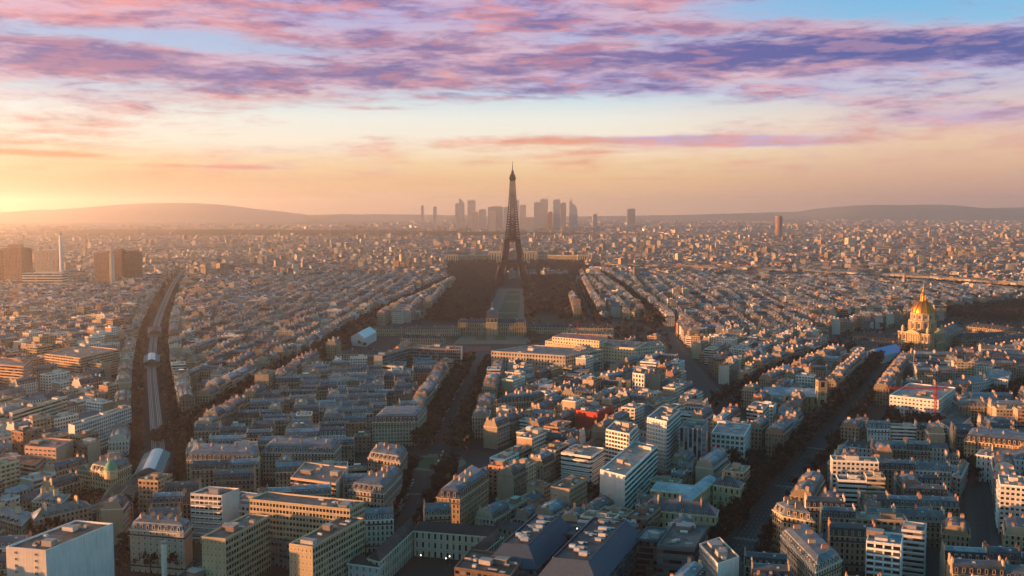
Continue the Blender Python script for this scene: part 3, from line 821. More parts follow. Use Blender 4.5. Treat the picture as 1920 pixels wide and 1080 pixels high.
# river with its quays
RIV = [P(860, 507), P(1000, 505), P(1110, 507.5), P(1300, 514.5), P(1480, 521), P(1640, 530), P(1780, 541), P(1960, 556)]
Lr, Rr = strip(RIV, 150); block_poly(Lr + Rr[::-1]); Lq, Rq = strip(RIV, 96)
me = bpy.data.meshes.new('river'); n = len(RIV); me.from_pydata([(x, y, .06) for x, y in Lq + Rq], [], [(i, n + i, n + i + 1, i + 1) for i in range(n - 1)]); me.materials.append(MATS['river_water'])
o = bpy.data.objects.new('river', me); COL.objects.link(o); o['kind'] = 'structure'
WOOD = [P(370, 447), P(700, 448), P(905, 447.5), P(1120, 446), P(1130, 440.5), P(900, 437.5), P(600, 434), P(200, 433), P(0, 440), P(-40, 446)]
block_poly([p for p in WOOD])


def hill(name, x0, x1, y0, y1, prof, seed):
    """ridge from x0 to x1, depth y0..y1, height profile [(t, h)]"""
    r = np.random.default_rng(seed); nx, ny = 90, 14; X = np.linspace(x0, x1, nx); t = np.linspace(0, 1, nx)
    H = np.interp(t, [p[0] for p in prof], [p[1] for p in prof]); H = np.convolve(np.pad(H, 3, 'edge'), np.ones(7) / 7, 'valid'); H += np.interp(t, np.linspace(0, 1, 24), r.normal(0, 3.5, 24)) * (H > 8)
    V = [(X[i], y0 + (y1 - y0) * j / (ny - 1), max(-2, H[i] * math.sin(math.pi * j / (ny - 1)) ** .8 - 1 + r.normal(0, 1.2))) for j in range(ny) for i in range(nx)]
    F = [(j * nx + i, j * nx + i + 1, (j + 1) * nx + i + 1, (j + 1) * nx + i) for j in range(ny - 1) for i in range(nx - 1)]
    me = bpy.data.meshes.new(name); me.from_pydata(V, [], F); me.materials.append(MATS['hazed_hill_woods']); me.polygons.foreach_set('use_smooth', np.ones(len(F), bool))
    o = bpy.data.objects.new(name, me); COL.objects.link(o); o['kind'] = 'structure'


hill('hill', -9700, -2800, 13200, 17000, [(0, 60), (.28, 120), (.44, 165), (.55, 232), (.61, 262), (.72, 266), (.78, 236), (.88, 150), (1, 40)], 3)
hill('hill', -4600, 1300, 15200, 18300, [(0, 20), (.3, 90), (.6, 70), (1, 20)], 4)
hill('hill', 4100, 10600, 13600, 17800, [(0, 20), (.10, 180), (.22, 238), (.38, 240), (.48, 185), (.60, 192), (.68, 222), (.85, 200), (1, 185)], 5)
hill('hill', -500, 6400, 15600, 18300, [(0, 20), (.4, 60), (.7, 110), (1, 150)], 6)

# ------------------------------------------------------------------ landmarks
IRON, GOLD, LIME = lin((112, 70, 60)), lin((212, 160, 60)), lin((184, 162, 128))
mat_plain('iron', lin((60, 42, 38)), .7, 0, .15, .05)
mat_plain('gold_leaf', (0.52, 0.22, 0.04), .42, .75, .2, .3)
mat_plain('slate_blue', lin((66, 74, 92)), .5, .05, .25, .12)
mat_plain('tent_fabric', (0.72, 0.75, 0.78), .6, 0, .08, .1)
mat_plain('tent_blue', lin((92, 150, 210)), .55, 0, .1, .1)
mat_plain('red_steel', lin((170, 52, 44)), .6, 0, .15, .2)
mat_plain('lamp_white', (0.7, 0.7, 0.68), .4)
mat_plain('dark_glass', (0.015, 0.018, 0.022), .12, 0, .2, .3, .6)
mat_plain('window_frame', (0.55, 0.53, 0.50), .7)


def iron_tower():
    X, Y = P(961, 532); X = (961 - 960) / FPX * Y
    root = empty('lattice_tower', (X, Y, 0), 0.0, 'tall brown iron lattice tower on four splayed legs at the end of the park', 'tower')
    zs = [0, 28, 57, 86, 115, 150, 190, 230, 276]; ow = [50, 40.5, 31, 24, 19, 15.6, 11.8, 8.6, 5.6]; lt = [26, 20.5, 16.5, 13, 11.2]
    W = lambda z: float(np.interp(z, zs, ow)); LT = lambda z: float(np.interp(z, zs[:5], lt))
    M = ['iron']
    def lattice(mb, corners, z0, z1, nz, rc, rb):
        """corners(z) gives four points; chords along the corners and crossed braces between them"""
        Z = np.linspace(z0, z1, nz + 1)
        for a, b in zip(Z[:-1], Z[1:]):
            A, B = corners(a), corners(b)
            for i in range(4):
                j = (i + 1) % 4
                mb.bar((*A[i], a), (*B[i], b), rc, 0); mb.bar((*A[i], a), (*B[j], b), rb, 0); mb.bar((*A[j], a), (*B[i], b), rb, 0); mb.bar((*B[i], b), (*B[j], b), rb, 0)
    for sx, sy in ((-1, -1), (1, -1), (1, 1), (-1, 1)):
        def cor(z):
            o = W(z); i = o - LT(z); return [(sx * o, sy * o), (sx * i, sy * o), (sx * i, sy * i), (sx * o, sy * i)]
        mb = MB(); lattice(mb, cor, 3, 57, 7, 1.7, 1.15); lattice(mb, cor, 57, 115, 7, 1.4, .9)
        leg = mb.build('leg', root, M)
        f = MB(); c = W(0) - 12
        f.box((sx * c, sy * c, 0, 4), (16, 16), 0, taper=(.9, .9)); f.build('footing', leg, ['paving'])
    for k in range(4):
        mb = MB(); t = k * math.pi / 2
        R = lambda x, y, z: (x * math.cos(t) - y * math.sin(t), x * math.sin(t) + y * math.cos(t), z)
        pts = [(31 * math.cos(a), -W(10 + 37 * math.sin(a)) + .5, 9 + 37 * math.sin(a)) for a in np.linspace(.05, math.pi - .05, 19)]
        pt2 = [(34.5 * math.cos(a), -W(10 + 37 * math.sin(a)) + .5, 9 + 41 * math.sin(a)) for a in np.linspace(.05, math.pi - .05, 19)]
        for i in range(18):
            mb.bar(R(*pts[i]), R(*pts[i + 1]), .8, 0); mb.bar(R(*pt2[i]), R(*pt2[i + 1]), .8, 0); mb.bar(R(*pts[i]), R(*pt2[i + 1]), .4, 0); mb.bar(R(*pts[i + 1]), R(*pt2[i]), .4, 0)
        mb.build('arch', root, M)
    mb = MB()
    mb.box((0, 0, 51, 54), (37, 37), 0, bottom=True); mb.box((0, 0, 57.5, 59), (37.5, 37.5), 0, bottom=True)
    for k in range(4):
        t = k * math.pi / 2
        for x in np.linspace(-36, 36, 19):
            p = (x * math.cos(t) + 36.4 * math.sin(t), x * math.sin(t) - 36.4 * math.cos(t))
            mb.bar((*p, 54), (*p, 57.5), .45, 0)
    mb.box((0, 0, 59, 63), (27, 27), 0, taper=(.95, .95)); mb.build('first_platform', root, M)
    mb = MB(); mb.box((0, 0, 111, 113.5), (21, 21), 0, bottom=True); mb.box((0, 0, 115.5, 117), (22, 22), 0, bottom=True)
    for k in range(4):
        t = k * math.pi / 2
        for x in np.linspace(-20, 20, 11):
            p = (x * math.cos(t) + 21 * math.sin(t), x * math.sin(t) - 21 * math.cos(t)); mb.bar((*p, 113.5), (*p, 115.5), .4, 0)
    mb.box((0, 0, 117, 121), (15, 15), 0); mb.build('second_platform', root, M)
    mb = MB()
    def cor(z): o = W(z); return [(-o, -o), (o, -o), (o, o), (-o, o)]
    lattice(mb, cor, 117, 276, 24, 1.15, .72)
    def cin(z): o = W(z) * .45 + .5; return [(-o, -o), (o, -o), (o, o), (-o, o)]
    lattice(mb, cin, 117, 240, 14, .9, .5)
    for z in np.linspace(125, 270, 24):
        A = cor(z)
        for i in range(4):
            a, b = A[i], A[(i + 1) % 4]; m_ = ((a[0] + b[0]) / 2, (a[1] + b[1]) / 2); mb.bar((*m_, z), (*m_, z + 6), .35, 0)
    mb.build('shaft', root, M)
    mb = MB(); mb.box((0, 0, 272, 276), (6, 6), 0, taper=(1.5, 1.5), bottom=True); mb.box((0, 0, 276, 280), (9, 9), 0); mb.box((0, 0, 280, 286), (7.4, 7.4), 0); mb.box((0, 0, 286, 292), (6.4, 6.4), 0, taper=(.5, .5))
    mb.lathe([(3.6, 292), (3.4, 296), (2.2, 299), (.8, 300)], 10, mat=0); mb.build('top_cabin', root, M)
    mb = MB(); mb.bar((0, 0, 299), (0, 0, 312), 1.1, 0, r2=.8); mb.bar((0, 0, 312), (0, 0, 324), .6, 0, r2=.3); mb.build('antenna', root, M)
iron_tower()


def window_grid(parent, p0, p1, z0, z1, nu, nv, w, h, mesh=None, name='window', skip=None, out=0.06):
    """separate windows over the wall from p0 to p1 (seen from outside the wall runs left to right)"""
    p0, p1 = np.array(p0), np.array(p1); L = np.linalg.norm(p1 - p0); d = (p1 - p0) / L; th = math.atan2(d[1], d[0]); n = np.array((d[1], -d[0]))
    if mesh is None: mesh = window_mesh(w, h)
    for j in range(nv):
        for i in range(nu):
            if skip and skip(i, j): continue
            c = p0 + d * L * (i + .5) / nu + n * out; z = z0 + (z1 - z0) * (j + .5) / nv
            o = bpy.data.objects.new(name, mesh); COL.objects.link(o); o.parent = parent; o.location = (c[0], c[1], z); o.rotation_euler = (0, 0, th)


def window_mesh(w, h, sill=True):
    mb = MB(); f = .09
    mb.add([(-w / 2, 0, -h / 2), (w / 2, 0, -h / 2), (w / 2, 0, h / 2), (-w / 2, 0, h / 2)], [(0, 1, 2, 3)], None, 0)
    for a, b in (((-w / 2, 0, -h / 2), (-w / 2, 0, h / 2)), ((w / 2, 0, -h / 2), (w / 2, 0, h / 2)), ((-w / 2, 0, h / 2), (w / 2, 0, h / 2)), ((0, 0, -h / 2), (0, 0, h / 2))): mb.bar(a, b, f, 1)
    if sill: mb.box((0, -.15, -h / 2 - .2, -h / 2), (w / 2 + .15, .22), 1)
    return mb.mesh('window', ['dark_glass', 'window_frame'])


def gold_dome():
    H = 28.0; poly = roofpoly([(1685, 620), (1742, 626.5), (1773, 620)], H); block_poly(inset(poly, -6))
    cx, cy = np.mean(poly, 0); root = empty('domed_church', (cx, cy, 0), 0, 'pale stone church with a tall gilded dome and spire, lit orange on its left', 'church')
    loc = [(x - cx, y - cy) for x, y in poly]; st = (*LIME, .3)
    mb = MB(); mb.prism(loc, -1, H, tone=st, sty=(0, 0, 0), topmat=ROOF, toptone=SLATE[0])
    for z, g, t in ((13.2, .9, 1.0), (H - 1.4, 1.2, 1.4)): mb.prism(inset(loc, -g), z, z + t, mat=PLAIN, tone=st, floor=0, topmat=PLAIN, toptone=st)
    mb.build('base_block', root)
    # each wall: pilasters, windows; the two camera-facing walls also a portico with pediment
    k0 = min(range(4), key=lambda k: loc[k][1] + loc[(k + 1) % 4][1] + 2 * abs(loc[k][1] - loc[(k + 1) % 4][1]) * 0)
    for k in range(4):
        a, b = np.array(loc[k]), np.array(loc[(k + 1) % 4]); L = np.linalg.norm(b - a); d = (b - a) / L; n = np.array((d[1], -d[0]))
        if n @ np.array((-cx, -cy)) < 0: continue
        mb = MB()
        for t in (.02, .14, .26, .74, .86, .98):
            c = a + d * L * t + n * .5
            for z0, z1 in ((0, 12.8), (14.4, 26.2)): mb.bar((*c, z0), (*c, z1), .8, PLAIN, st[:3])
        mb.build('pilaster', root)
        wm = window_mesh(3.2, 6.5)
        for t in (.08, .20, .80, .92):
            for z in (7, 20.5):
                c = a + d * L * t + n * .1; o = bpy.data.objects.new('window', wm); COL.objects.link(o); o.parent = root; o.location = (*c, z); o.rotation_euler = (0, 0, math.atan2(d[1], d[0]))
        m = a + d * L * .5; P0, P1 = m - d * L * .2, m + d * L * .2
        pb = MB()
        for z0, z1, D in ((0, 13.2, 4.0), (14.4, 26.5, 3.2)):
            for t in np.linspace(0, 1, 6):
                c = P0 + (P1 - P0) * t + n * D; pb.lathe([(.95, z0), (.8, z1)], 10, c, PLAIN, st)
            q = [tuple(P0 - d * 1.5), tuple(P0 - d * 1.5 + n * (D + 1.3)), tuple(P1 + d * 1.5 + n * (D + 1.3)), tuple(P1 + d * 1.5)]
            pb.prism(ccw(q), z1, z1 + 1.8, PLAIN, st, floor=0, topmat=PLAIN, toptone=st)
        V = [(*(P0 - d * 1.5 + n * 4.4), 28.3), (*(P1 + d * 1.5 + n * 4.4), 28.3), (*(m + n * 4.4), 33.0), (*(P0 - d * 1.5), 28.3), (*(P1 + d * 1.5), 28.3), (*m, 33.0)]
        pb.add(V, [(0, 1, 4, 3), (1, 4, 5, 2), (0, 2, 5, 3)], None, PLAIN, st); pb.add(V, [(0, 1, 2)], None, PLAIN, st)
        pb.build('portico', root)
        dg = MB(); q = m + n * .12; dg.box((0, 0, 0, 9), (2.2, .1), 0); o = dg.build('door', root, ['dark_glass']); o.location = (*q, 0); o.rotation_euler = (0, 0, math.atan2(d[1], d[0]))
    mb = MB(); mb.lathe([(18.2, 28), (18.2, 30.5), (17.2, 30.8), (17.2, 41.5), (18.4, 41.9), (18.4, 43.4), (17, 43.8)], 24, mat=PLAIN, tone=st)
    for k in range(12):
        t = k * math.pi / 6 + .13; c = (17.9 * math.cos(t), 17.9 * math.sin(t))
        for dt in (-.06, .06): c = (18.2 * math.cos(t + dt), 18.2 * math.sin(t + dt)); mb.lathe([(.8, 30.5), (.7, 41.8)], 8, c, PLAIN, st)
    d1 = mb.build('lower_drum', root)
    mb = MB(); mb.lathe([(16, 43.8), (15.2, 44.2), (15.2, 52.2), (16.3, 52.6), (16.3, 53.8), (14.8, 54.2)], 24, mat=PLAIN, tone=st)
    for k in range(12):
        t = k * math.pi / 6 + .13; mb.bar((15.6 * math.cos(t), 15.6 * math.sin(t), 44), (16.6 * math.cos(t), 16.6 * math.sin(t), 44.1), .1, PLAIN, st); mb.lathe([(.9, 44), (.8, 52.4)], 8, (15.6 * math.cos(t), 15.6 * math.sin(t)), PLAIN, st)
    d2 = mb.build('upper_drum', root)
    w1, w2 = window_mesh(3.0, 6.6), window_mesh(2.6, 4.6)
    for k in range(12):
        t = (k + .5) * math.pi / 6 + .13
        for par, r, z, me_ in ((d1, 17.35, 36, w1), (d2, 15.35, 48.4, w2)):
            o = bpy.data.objects.new('window', me_); COL.objects.link(o); o.parent = par; o.location = (r * math.cos(t), r * math.sin(t), z); o.rotation_euler = (0, 0, t + math.pi / 2)
    prof = [(14.6 * math.cos(a), 54.2 + 16.5 * math.sin(a)) for a in np.linspace(0, 1.30, 12)]
    mb = MB(); mb.lathe(prof, 48, mat=0); g = mb.build('dome', root, ['slate_blue'], True); g.data.materials[0] = MATS['gold_leaf']
    for k in range(12):
        t = k * math.pi / 6; mb = MB()
        pr = [((r + .25) * math.cos(t), (r + .25) * math.sin(t), z) for r, z in prof]
        for a, b in zip(pr[:-1], pr[1:]): mb.bar(a, b, .55, 0)
        mb.build('rib', g, ['gold_leaf'])
    mb = MB(); mb.lathe([(4.6, 69.8), (4.6, 71.2), (3.4, 71.4), (3.2, 78.2), (4.0, 78.6), (3.6, 79.6), (2.4, 82.2), (1.4, 83.2)], 12, mat=0)
    for k in range(4):
        t = k * math.pi / 2 + .4; mb.lathe([(.6, 71), (.5, 79)], 6, (4 * math.cos(t), 4 * math.sin(t)), 0)
    mb.build('lantern', root, ['gold_leaf'])
    mb = MB(); mb.lathe([(1.5, 83), (.9, 88), (.35, 94), (.1, 96)], 10, mat=0); mb.bar((-.8, 0, 96.6), (.8, 0, 96.6), .15, 0); mb.bar((0, 0, 95), (0, 0, 98), .15, 0); mb.build('spire', root, ['gold_leaf'])
    for k in range(4):
        a = np.array(loc[k]) * .82; mb = MB(); mb.lathe([(2.4, 28), (2.2, 33), (1.6, 35), (.3, 37)], 10, a, PLAIN, st); mb.build('corner_turret', root)
    return cx, cy, loc
GDX, GDY, GDL = gold_dome()


def long_house(name, label, cat, a, b, depth, h, hr, tone=LIME, rt=None, group=None, bay=3.4, floor=4.2, hip=True, dorm=True, mats=None, z0=0.0):
    """long range of building between two photograph points given at eave height h; roof with ridge, dormers"""
    pa, pb = np.array(P(*a, h)), np.array(P(*b, h)); L = np.linalg.norm(pb - pa); c = (pa + pb) / 2; d = (pb - pa) / L; n = np.array((-d[1], d[0]))
    if n[1] < 0: n = -n; d = -d
    c = c + n * depth / 2; th = math.atan2(d[1], d[0])
    root = empty(name, (c[0], c[1], 0), th, label, cat, group); occupy(c[0], c[1], th, L + 3, depth + 3)
    l, w = L / 2, depth / 2; t = (*tone, .4); rt = SLATE[0] if rt is None else rt
    mb = MB(); mb.box((0, 0, -1, h), (l, w), FAC, t, uvn=(max(1, round(L / bay)), max(1, round(depth / bay)), max(1, round(h / floor))), sty=(.40, .62, 0), roofmat=PLAIN)
    mb.box((0, 0, h - .5, h), (l + .4, w + .4), PLAIN, np.array(t) * .95); mb.build('wall', root)
    mb = MB(); mb.box((0, 0, h, h + hr), (l + .3, w + .3), ROOF, rt, taper=((l - (w if hip else 0)) / (l + .3), .04)); r = mb.build('roof', root)
    if dorm:
        k = max(2, int(L / 6.5)); m1 = MB(); m1.box((0, 0, 0, 2.0), (.7, 1.3), FAC, t, sty=(.6, .7, 0), roofmat=ROOF, rooftone=rt); me_ = m1.mesh('dormer')
        for i in range(k):
            o = bpy.data.objects.new('dormer', me_); COL.objects.link(o); o.parent = r; o.location = (-l + (i + .5) * L / k, -w * .78, h + hr * .12)
    for i in range(max(1, int(L / 22))):
        m2 = MB(); m2.box((0, 0, 0, 2.6), (.45, 1.2), PLAIN, WARM[2]); m2.box((0, 0, 2.6, 3.2), (.2, 1.0), PLAIN, POT); o = m2.build('chimney', root); o.location = (-l + (i + .6) * L / max(1, int(L / 22)), w * .1, h + hr - .8)
    return root


IG = 'slate-roofed ranges round the golden dome'
for k, (nm, a, b, dep, lab) in enumerate((
        ('x', (1757, 640), (1806, 617), 24, 'tall slate-roofed nave running back from the golden dome'),
        ('x', (1812, 612), (1925, 624), 14, 'slate range with a sunlit ridge, farthest of those beyond the dome'),
        ('x', (1800, 634), (1895, 630), 14, 'cream range with dormers, second beyond the nave of the dome'),
        ('x', (1845, 648), (1925, 632), 13, 'slate range at the right edge, nearest behind the court wall'),
        ('x', (1782, 657), (1852, 662), 12, 'low dark range directly right of the domed church'),
        ('x', (1774, 674), (1925, 646), 12, 'longest low slate range, in front of the others right of the dome'),
        ('x', (1575, 644), (1688, 652), 13, 'long cream range with dormers left of the golden dome'),
        ('x', (1600, 630), (1690, 636), 13, 'dark slate range behind the cream one left of the dome'))):
    long_house('slate_range' if k else 'church_nave', lab, 'building', a, b, dep, 17 if k == 0 else 12, 9 if k == 0 else 6, tone=tuple(.8 * v for v in LIME), group=None if k == 0 else IG, dorm=k != 0)

# long school with a square dome in front of the park, its low wings
SCH = long_house('domed_school', 'long stone palace with a square blue dome in front of the park', 'palace', (868, 606), (977, 606), 20, 19, 6, tone=lin((152, 142, 122)), bay=3.6, floor=6.3, dorm=False)
mb = MB(); mb.box((0, 0, 19, 27), (9, 11), FAC, (*lin((166, 152, 128)), .4), uvn=(3, 3, 1), sty=(.45, .7, 0)); c_ = mb.build('central_pavilion', SCH)
mb = MB()
prof = [(1, 0), (.97, .3), (.86, .58), (.66, .8), (.4, .93), (.3, 1)]
for (r0, t0), (r1, t1) in zip(prof[:-1], prof[1:]): mb.box((0, 0, 27 + 13 * t0, 27 + 13 * t1), (9.5 * r0, 10.5 * r0), 0, taper=(r1 / r0, r1 / r0))
mb.build('square_dome', SCH, ['slate_blue'])
mb = MB(); mb.box((0, 0, 40, 42), (2.4, 2.4), 0); mb.bar((0, 0, 42), (0, 0, 52), .2, 0); mb.build('flagpole', SCH, ['lamp_white'])
mb = MB()
for x in np.linspace(-8, 8, 8): mb.lathe([(.8, 0), (.7, 19)], 8, (x, -12), PLAIN, lin((196, 178, 146)))
mb.box((0, -11.5, 19, 21), (9.2, 1.8), PLAIN, lin((196, 178, 146))); mb.add([(-9, -13, 21), (9, -13, 21), (0, -13, 25), (-9, -10, 21), (9, -10, 21), (0, -10, 25)], [(0, 1, 4, 3), (1, 4, 5, 2), (0, 2, 5, 3)], None, PLAIN, lin((196, 178, 146)))
mb.build('column_portico', SCH)
LS = 55
for s in (-1, 1):
    mb = MB(); mb.box((s * (LS - 9), -1, -1, 20.5), (8, 11.8), FAC, (*lin((172, 148, 108)), .4), uvn=(4, 5, 3), sty=(.4, .65, 0)); mb.box((s * (LS - 9), -1, 20.5, 25), (8.2, 12), ROOF, SLATE[0], taper=(.45, .5)); mb.build('end_pavilion', SCH)
for k, (a, b, lab) in enumerate((((984, 613), (1150, 616), 'blue-slated barracks wing right of the domed school'), ((1052, 624), (1148, 628), 'green-roofed riding hall behind the lit stepped offices'), ((760, 618), (862, 618), 'low slate wing left of the domed school'),
                                 ((705, 618), (756, 617), 'small pavilion wing beside the tent hall'), ((750, 634), (832, 636), 'dark-roofed stable range left of the school forecourt'), ((635, 664), (716, 664), 'cream dormered range behind the green tennis courts'))):
    long_house('barracks_wing', lab, 'barracks', a, b, 13, 10.5, 4.5, tone=lin((176, 164, 140)), rt=lin((74, 100, 96)) if k == 1 else SLATE[k % 3], group='low ranges round the domed school')
sheet('forecourt_path', [P(866, 629), P(984, 629), P(1000, 645), P(850, 645)], .05, 'sand')
for a, b in ((893, 911), (930, 948)): sheet('lawn', [P(a, 630), P(b, 630), P(b + 2, 638), P(a - 4, 638)], .09, 'turf')
sheet('road', [P(868, 652), P(1050, 652), P(1060, 668), P(868, 680)], .05, 'asphalt')
sheet('sports_field', [P(872, 650), P(920, 649), P(920, 657), P(872, 659)], .09, 'river_water').data.materials[0] = mat_plain('red_track', lin((110, 62, 58)), .9)
block_poly(MIL)


def palace_wing(label, cx_px, sgn):
    """curved colonnaded wing with an end pavilion"""
    h = 30.0; D = P(960, 493)[1]; root = empty('curved_palace_wing', ((cx_px[0] - 960) / FPX * D, D, 0), 0, label, 'palace', 'curved palace wings beyond the iron tower')
    k = D / FPX; W = (cx_px[1] - cx_px[0]) * k; t = (*lin((214, 190, 150)), .4); mb = MB()
    n = 30; A = [(W * i / n, -46 * math.sin(i / n * 1.35) ** 2 * (1 if sgn > 0 else 1)) for i in range(n + 1)]
    if sgn < 0: A = [(W - x, y) for x, y in A][::-1]
    for a, b in zip(A[:-1], A[1:]):
        th = math.atan2(b[1] - a[1], b[0] - a[0]); L = math.dist(a, b)
        mb.box(((a[0] + b[0]) / 2, (a[1] + b[1]) / 2 + 7, -1, h), (L / 2 + .05, 7), FAC, t, rz=th, uvn=(3, 2, 1), sty=(.5, .78, 0), roofmat=ROOF, rooftone=ZINC[0])
    mb.build('colonnade', root)
    x = 14 if sgn > 0 else W - 14; mb = MB(); mb.box((x, 0, -1, h + 11), (24, 15), FAC, t, uvn=(5, 3, 1), sty=(.34, .72, 0), roofmat=ROOF, rooftone=ZINC[1]); mb.box((x, 0, h + 11, h + 13), (22, 13), PLAIN, t); mb.build('head_pavilion', root)
    x = W - 8 if sgn > 0 else 8; mb = MB(); y = -44; mb.box((x, y, -1, h + 3), (20, 13), FAC, t, uvn=(5, 3, 1), sty=(.4, .72, 0), roofmat=ROOF, rooftone=ZINC[1]); mb.build('end_pavilion', root)
palace_wing('curved colonnaded palace wing left of the iron tower', (845, 936), -1)
palace_wing('curved colonnaded palace wing right of the iron tower', (988, 1096), 1)
block_poly([P(835, 498), P(1110, 498), P(1110, 482), P(835, 482)])


def tower_block(name, label, x0, x1, ytop, ybase, depth, tone, sty, cat='tower block', group=None, bay=3.6, floor=3.1, rz=0.0, crown=None, parts=None, rt=None):
    """free-standing tower: left and right photograph columns, top row and row of the ground"""
    D = P(960, ybase)[1]; W = (x1 - x0) / FPX * D; X = ((x0 + x1) / 2 - 960) / FPX * D; h = CH - (ytop - HOR) / FPX * D
    root = empty(name, (X, D, 0), rz, label, cat, group); mb = MB(); t = (*tone, random.random())
    mb.box((0, 0, -1, h), (W / 2, depth / 2), FAC, t, uvn=(max(1, round(W / bay)), max(1, round(depth / bay)), max(1, round(h / floor))), sty=sty, roofmat=ROOF, rooftone=GRAVEL[3])
    mb.build('wall', root); block_poly([(X - W / 2 - 3, D - depth / 2 - 3), (X + W / 2 + 3, D - depth / 2 - 3), (X + W / 2 + 3, D + depth / 2 + 3), (X - W / 2 - 3, D + depth / 2 + 3)])
    mb = MB(); mb.box((W * .08, 0, h, h + (crown or h * .035)), (W * .32, depth * .3), PLAIN, np.array(tone) * .8); mb.build('roof_house', root)
    return root, X, D, W, h


FG = 'tall towers beside the river'
BRN = lin((150, 112, 90))
tower_block('residential_tower', 'brown tower slab cut off by the left edge of the view', -14, 8, 470, 541, 26, BRN, (.6, .5, 0), group=FG)
tower_block('residential_tower', 'wide brown ribbed tower, second from the left edge', 10, 45, 464, 543, 30, lin((168, 128, 100)), (.55, .6, 0), group=FG, crown=8)
tower_block('residential_tower', 'darker brown tower half behind the wide brown ribbed one', 43, 55, 467, 535, 30, lin((140, 98, 78)), (.5, .5, 0), group=FG)
tower_block('residential_tower', 'off-white tower with a fine window grid beside the chimney', 69, 112, 469, 532, 26, lin((214, 200, 178)), (.55, .5, 0), group=FG)
tower_block('residential_tower', 'grey-brown tower with a pale end strip beside the dark slab', 180, 206, 473, 542, 28, lin((160, 128, 110)), (.55, .55, 0), group=FG)
tower_block('pale_stair_tower', 'narrow white vertical slab between two brown towers', 206.5, 211, 474, 543, 20, lin((220, 205, 185)), (0, 0, 0), group=FG)
tower_block('residential_tower', 'dark reddish tower between the pale strip and the plain brown one', 212, 232, 469, 535, 30, lin((132, 90, 78)), (.5, .55, 0), group=FG, crown=4)
tower_block('residential_tower', 'plain brown tower, rightmost of the riverside group', 233, 262, 471, 534, 30, lin((146, 104, 86)), (.62, .5, 0), group=FG, crown=3)
tower_block('banded_office_block', 'low office block with white horizontal bands before the chimney', 45, 120, 511, 549, 30, lin((226, 214, 196)), (1, .5, 0), cat='office block', bay=6, floor=6)
tower_block('flat_podium', 'long flat-roofed hall at the foot of the brown towers', 205, 300, 535, 547, 30, lin((206, 186, 160)), (1, .35, 0), cat='hall', floor=8)
R_, X_, D_, W_, H_ = tower_block('stepped_office_block', 'small dark office block stepped back like a stair, right of the towers', 275, 303, 527, 540, 36, lin((190, 180, 170)), (1, .55, 0), cat='office block')
for k in range(5):
    mb = MB(); mb.box((0 + k * 3.0, 0, H_ + k * 4, H_ + k * 4 + 4), (W_ / 2 - k * 3.0, 17), FAC, (*lin((200, 192, 184)), .3), uvn=(6, 6, 1), sty=(1, .6, 0)); mb.build('set_back_storey', R_)
X_, Y_ = P(117, 545); root = empty('chimney_stack', (X_, Y_, 0), 0, 'tall slender white chimney among the riverside towers', 'chimney')
mb = MB(); mb.lathe([(5, -1), (4.4, 60), (3.9, 120), (3.6, 134)], 16, mat=PLAIN, tone=PALE[0]); mb.build('shaft', root, smooth=True)
mb = MB(); mb.lathe([(2.6, 134), (2.4, 143)], 12, mat=PLAIN, tone=(.35, .3, .28)); mb.build('flue', root)

DG = 'skyscrapers of the hazy business district'
GLS_HAZED, CON_HAZED = lin((196, 196, 200)), lin((222, 208, 194))  # glass and concrete tones lightened, haze put into the far towers' colour
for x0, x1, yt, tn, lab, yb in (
        (790, 795, 386, GLS_HAZED, 'thin lone skyscraper far left in the hazy cluster', 434), (813, 819, 388, GLS_HAZED, 'short lone skyscraper left of the main hazy cluster', 434),
        (854, 860.5, 382, GLS_HAZED, 'narrow dark skyscraper at the left end of the cluster', 436), (877, 892, 376, CON_HAZED, 'broad flat-topped skyscraper beside the slant-topped one', 433),
        (885, 897, 398, CON_HAZED, 'pale mid-height slab before the broad flat-topped skyscraper', 438), (898, 912, 393, GLS_HAZED, 'grey mid-height slab left of the dark wide slab', 434),
        (915, 943, 388, lin((176, 166, 166)), 'widest dark slab skyscraper left of the iron tower', 434), (916, 929, 397, CON_HAZED, 'pale slab in front of the widest dark one', 438),
        (944, 955, 389, GLS_HAZED, 'grey skyscraper close behind the iron tower on its left', 434), (966, 973, 376, GLS_HAZED, 'tall narrow skyscraper close right of the iron tower', 433),
        (974, 986, 385, CON_HAZED, 'pale skyscraper second right of the iron tower', 434), (1001, 1012, 380, GLS_HAZED, 'left shoulder of the twin-stepped grey skyscrapers', 434),
        (1012, 1027, 374, CON_HAZED, 'tall block-topped skyscraper right of the iron tower', 433), (1027, 1036, 398, lin((190, 140, 110)), 'short sunlit skyscraper between two tall ones', 437),
        (1037, 1050, 375, GLS_HAZED, 'tall dark skyscraper left of the spiked one', 433), (1050, 1061, 381, lin((178, 170, 174)), 'dark skyscraper next to the spiked one', 434),
        (1111, 1119, 402, CON_HAZED, 'small isolated tower right of the skyscraper cluster', 432), (1175, 1190, 392, lin((150, 150, 158)), 'isolated dark tower far right of the cluster', 431),
        (985, 1001, 408, CON_HAZED, 'low pale block at the foot of the cluster', 438)):
    tower_block('skyscraper', lab, x0, x1, yt, yb, 40, tn, (.7, .5, 0), 'skyscraper', DG, bay=8, floor=7, crown=6)


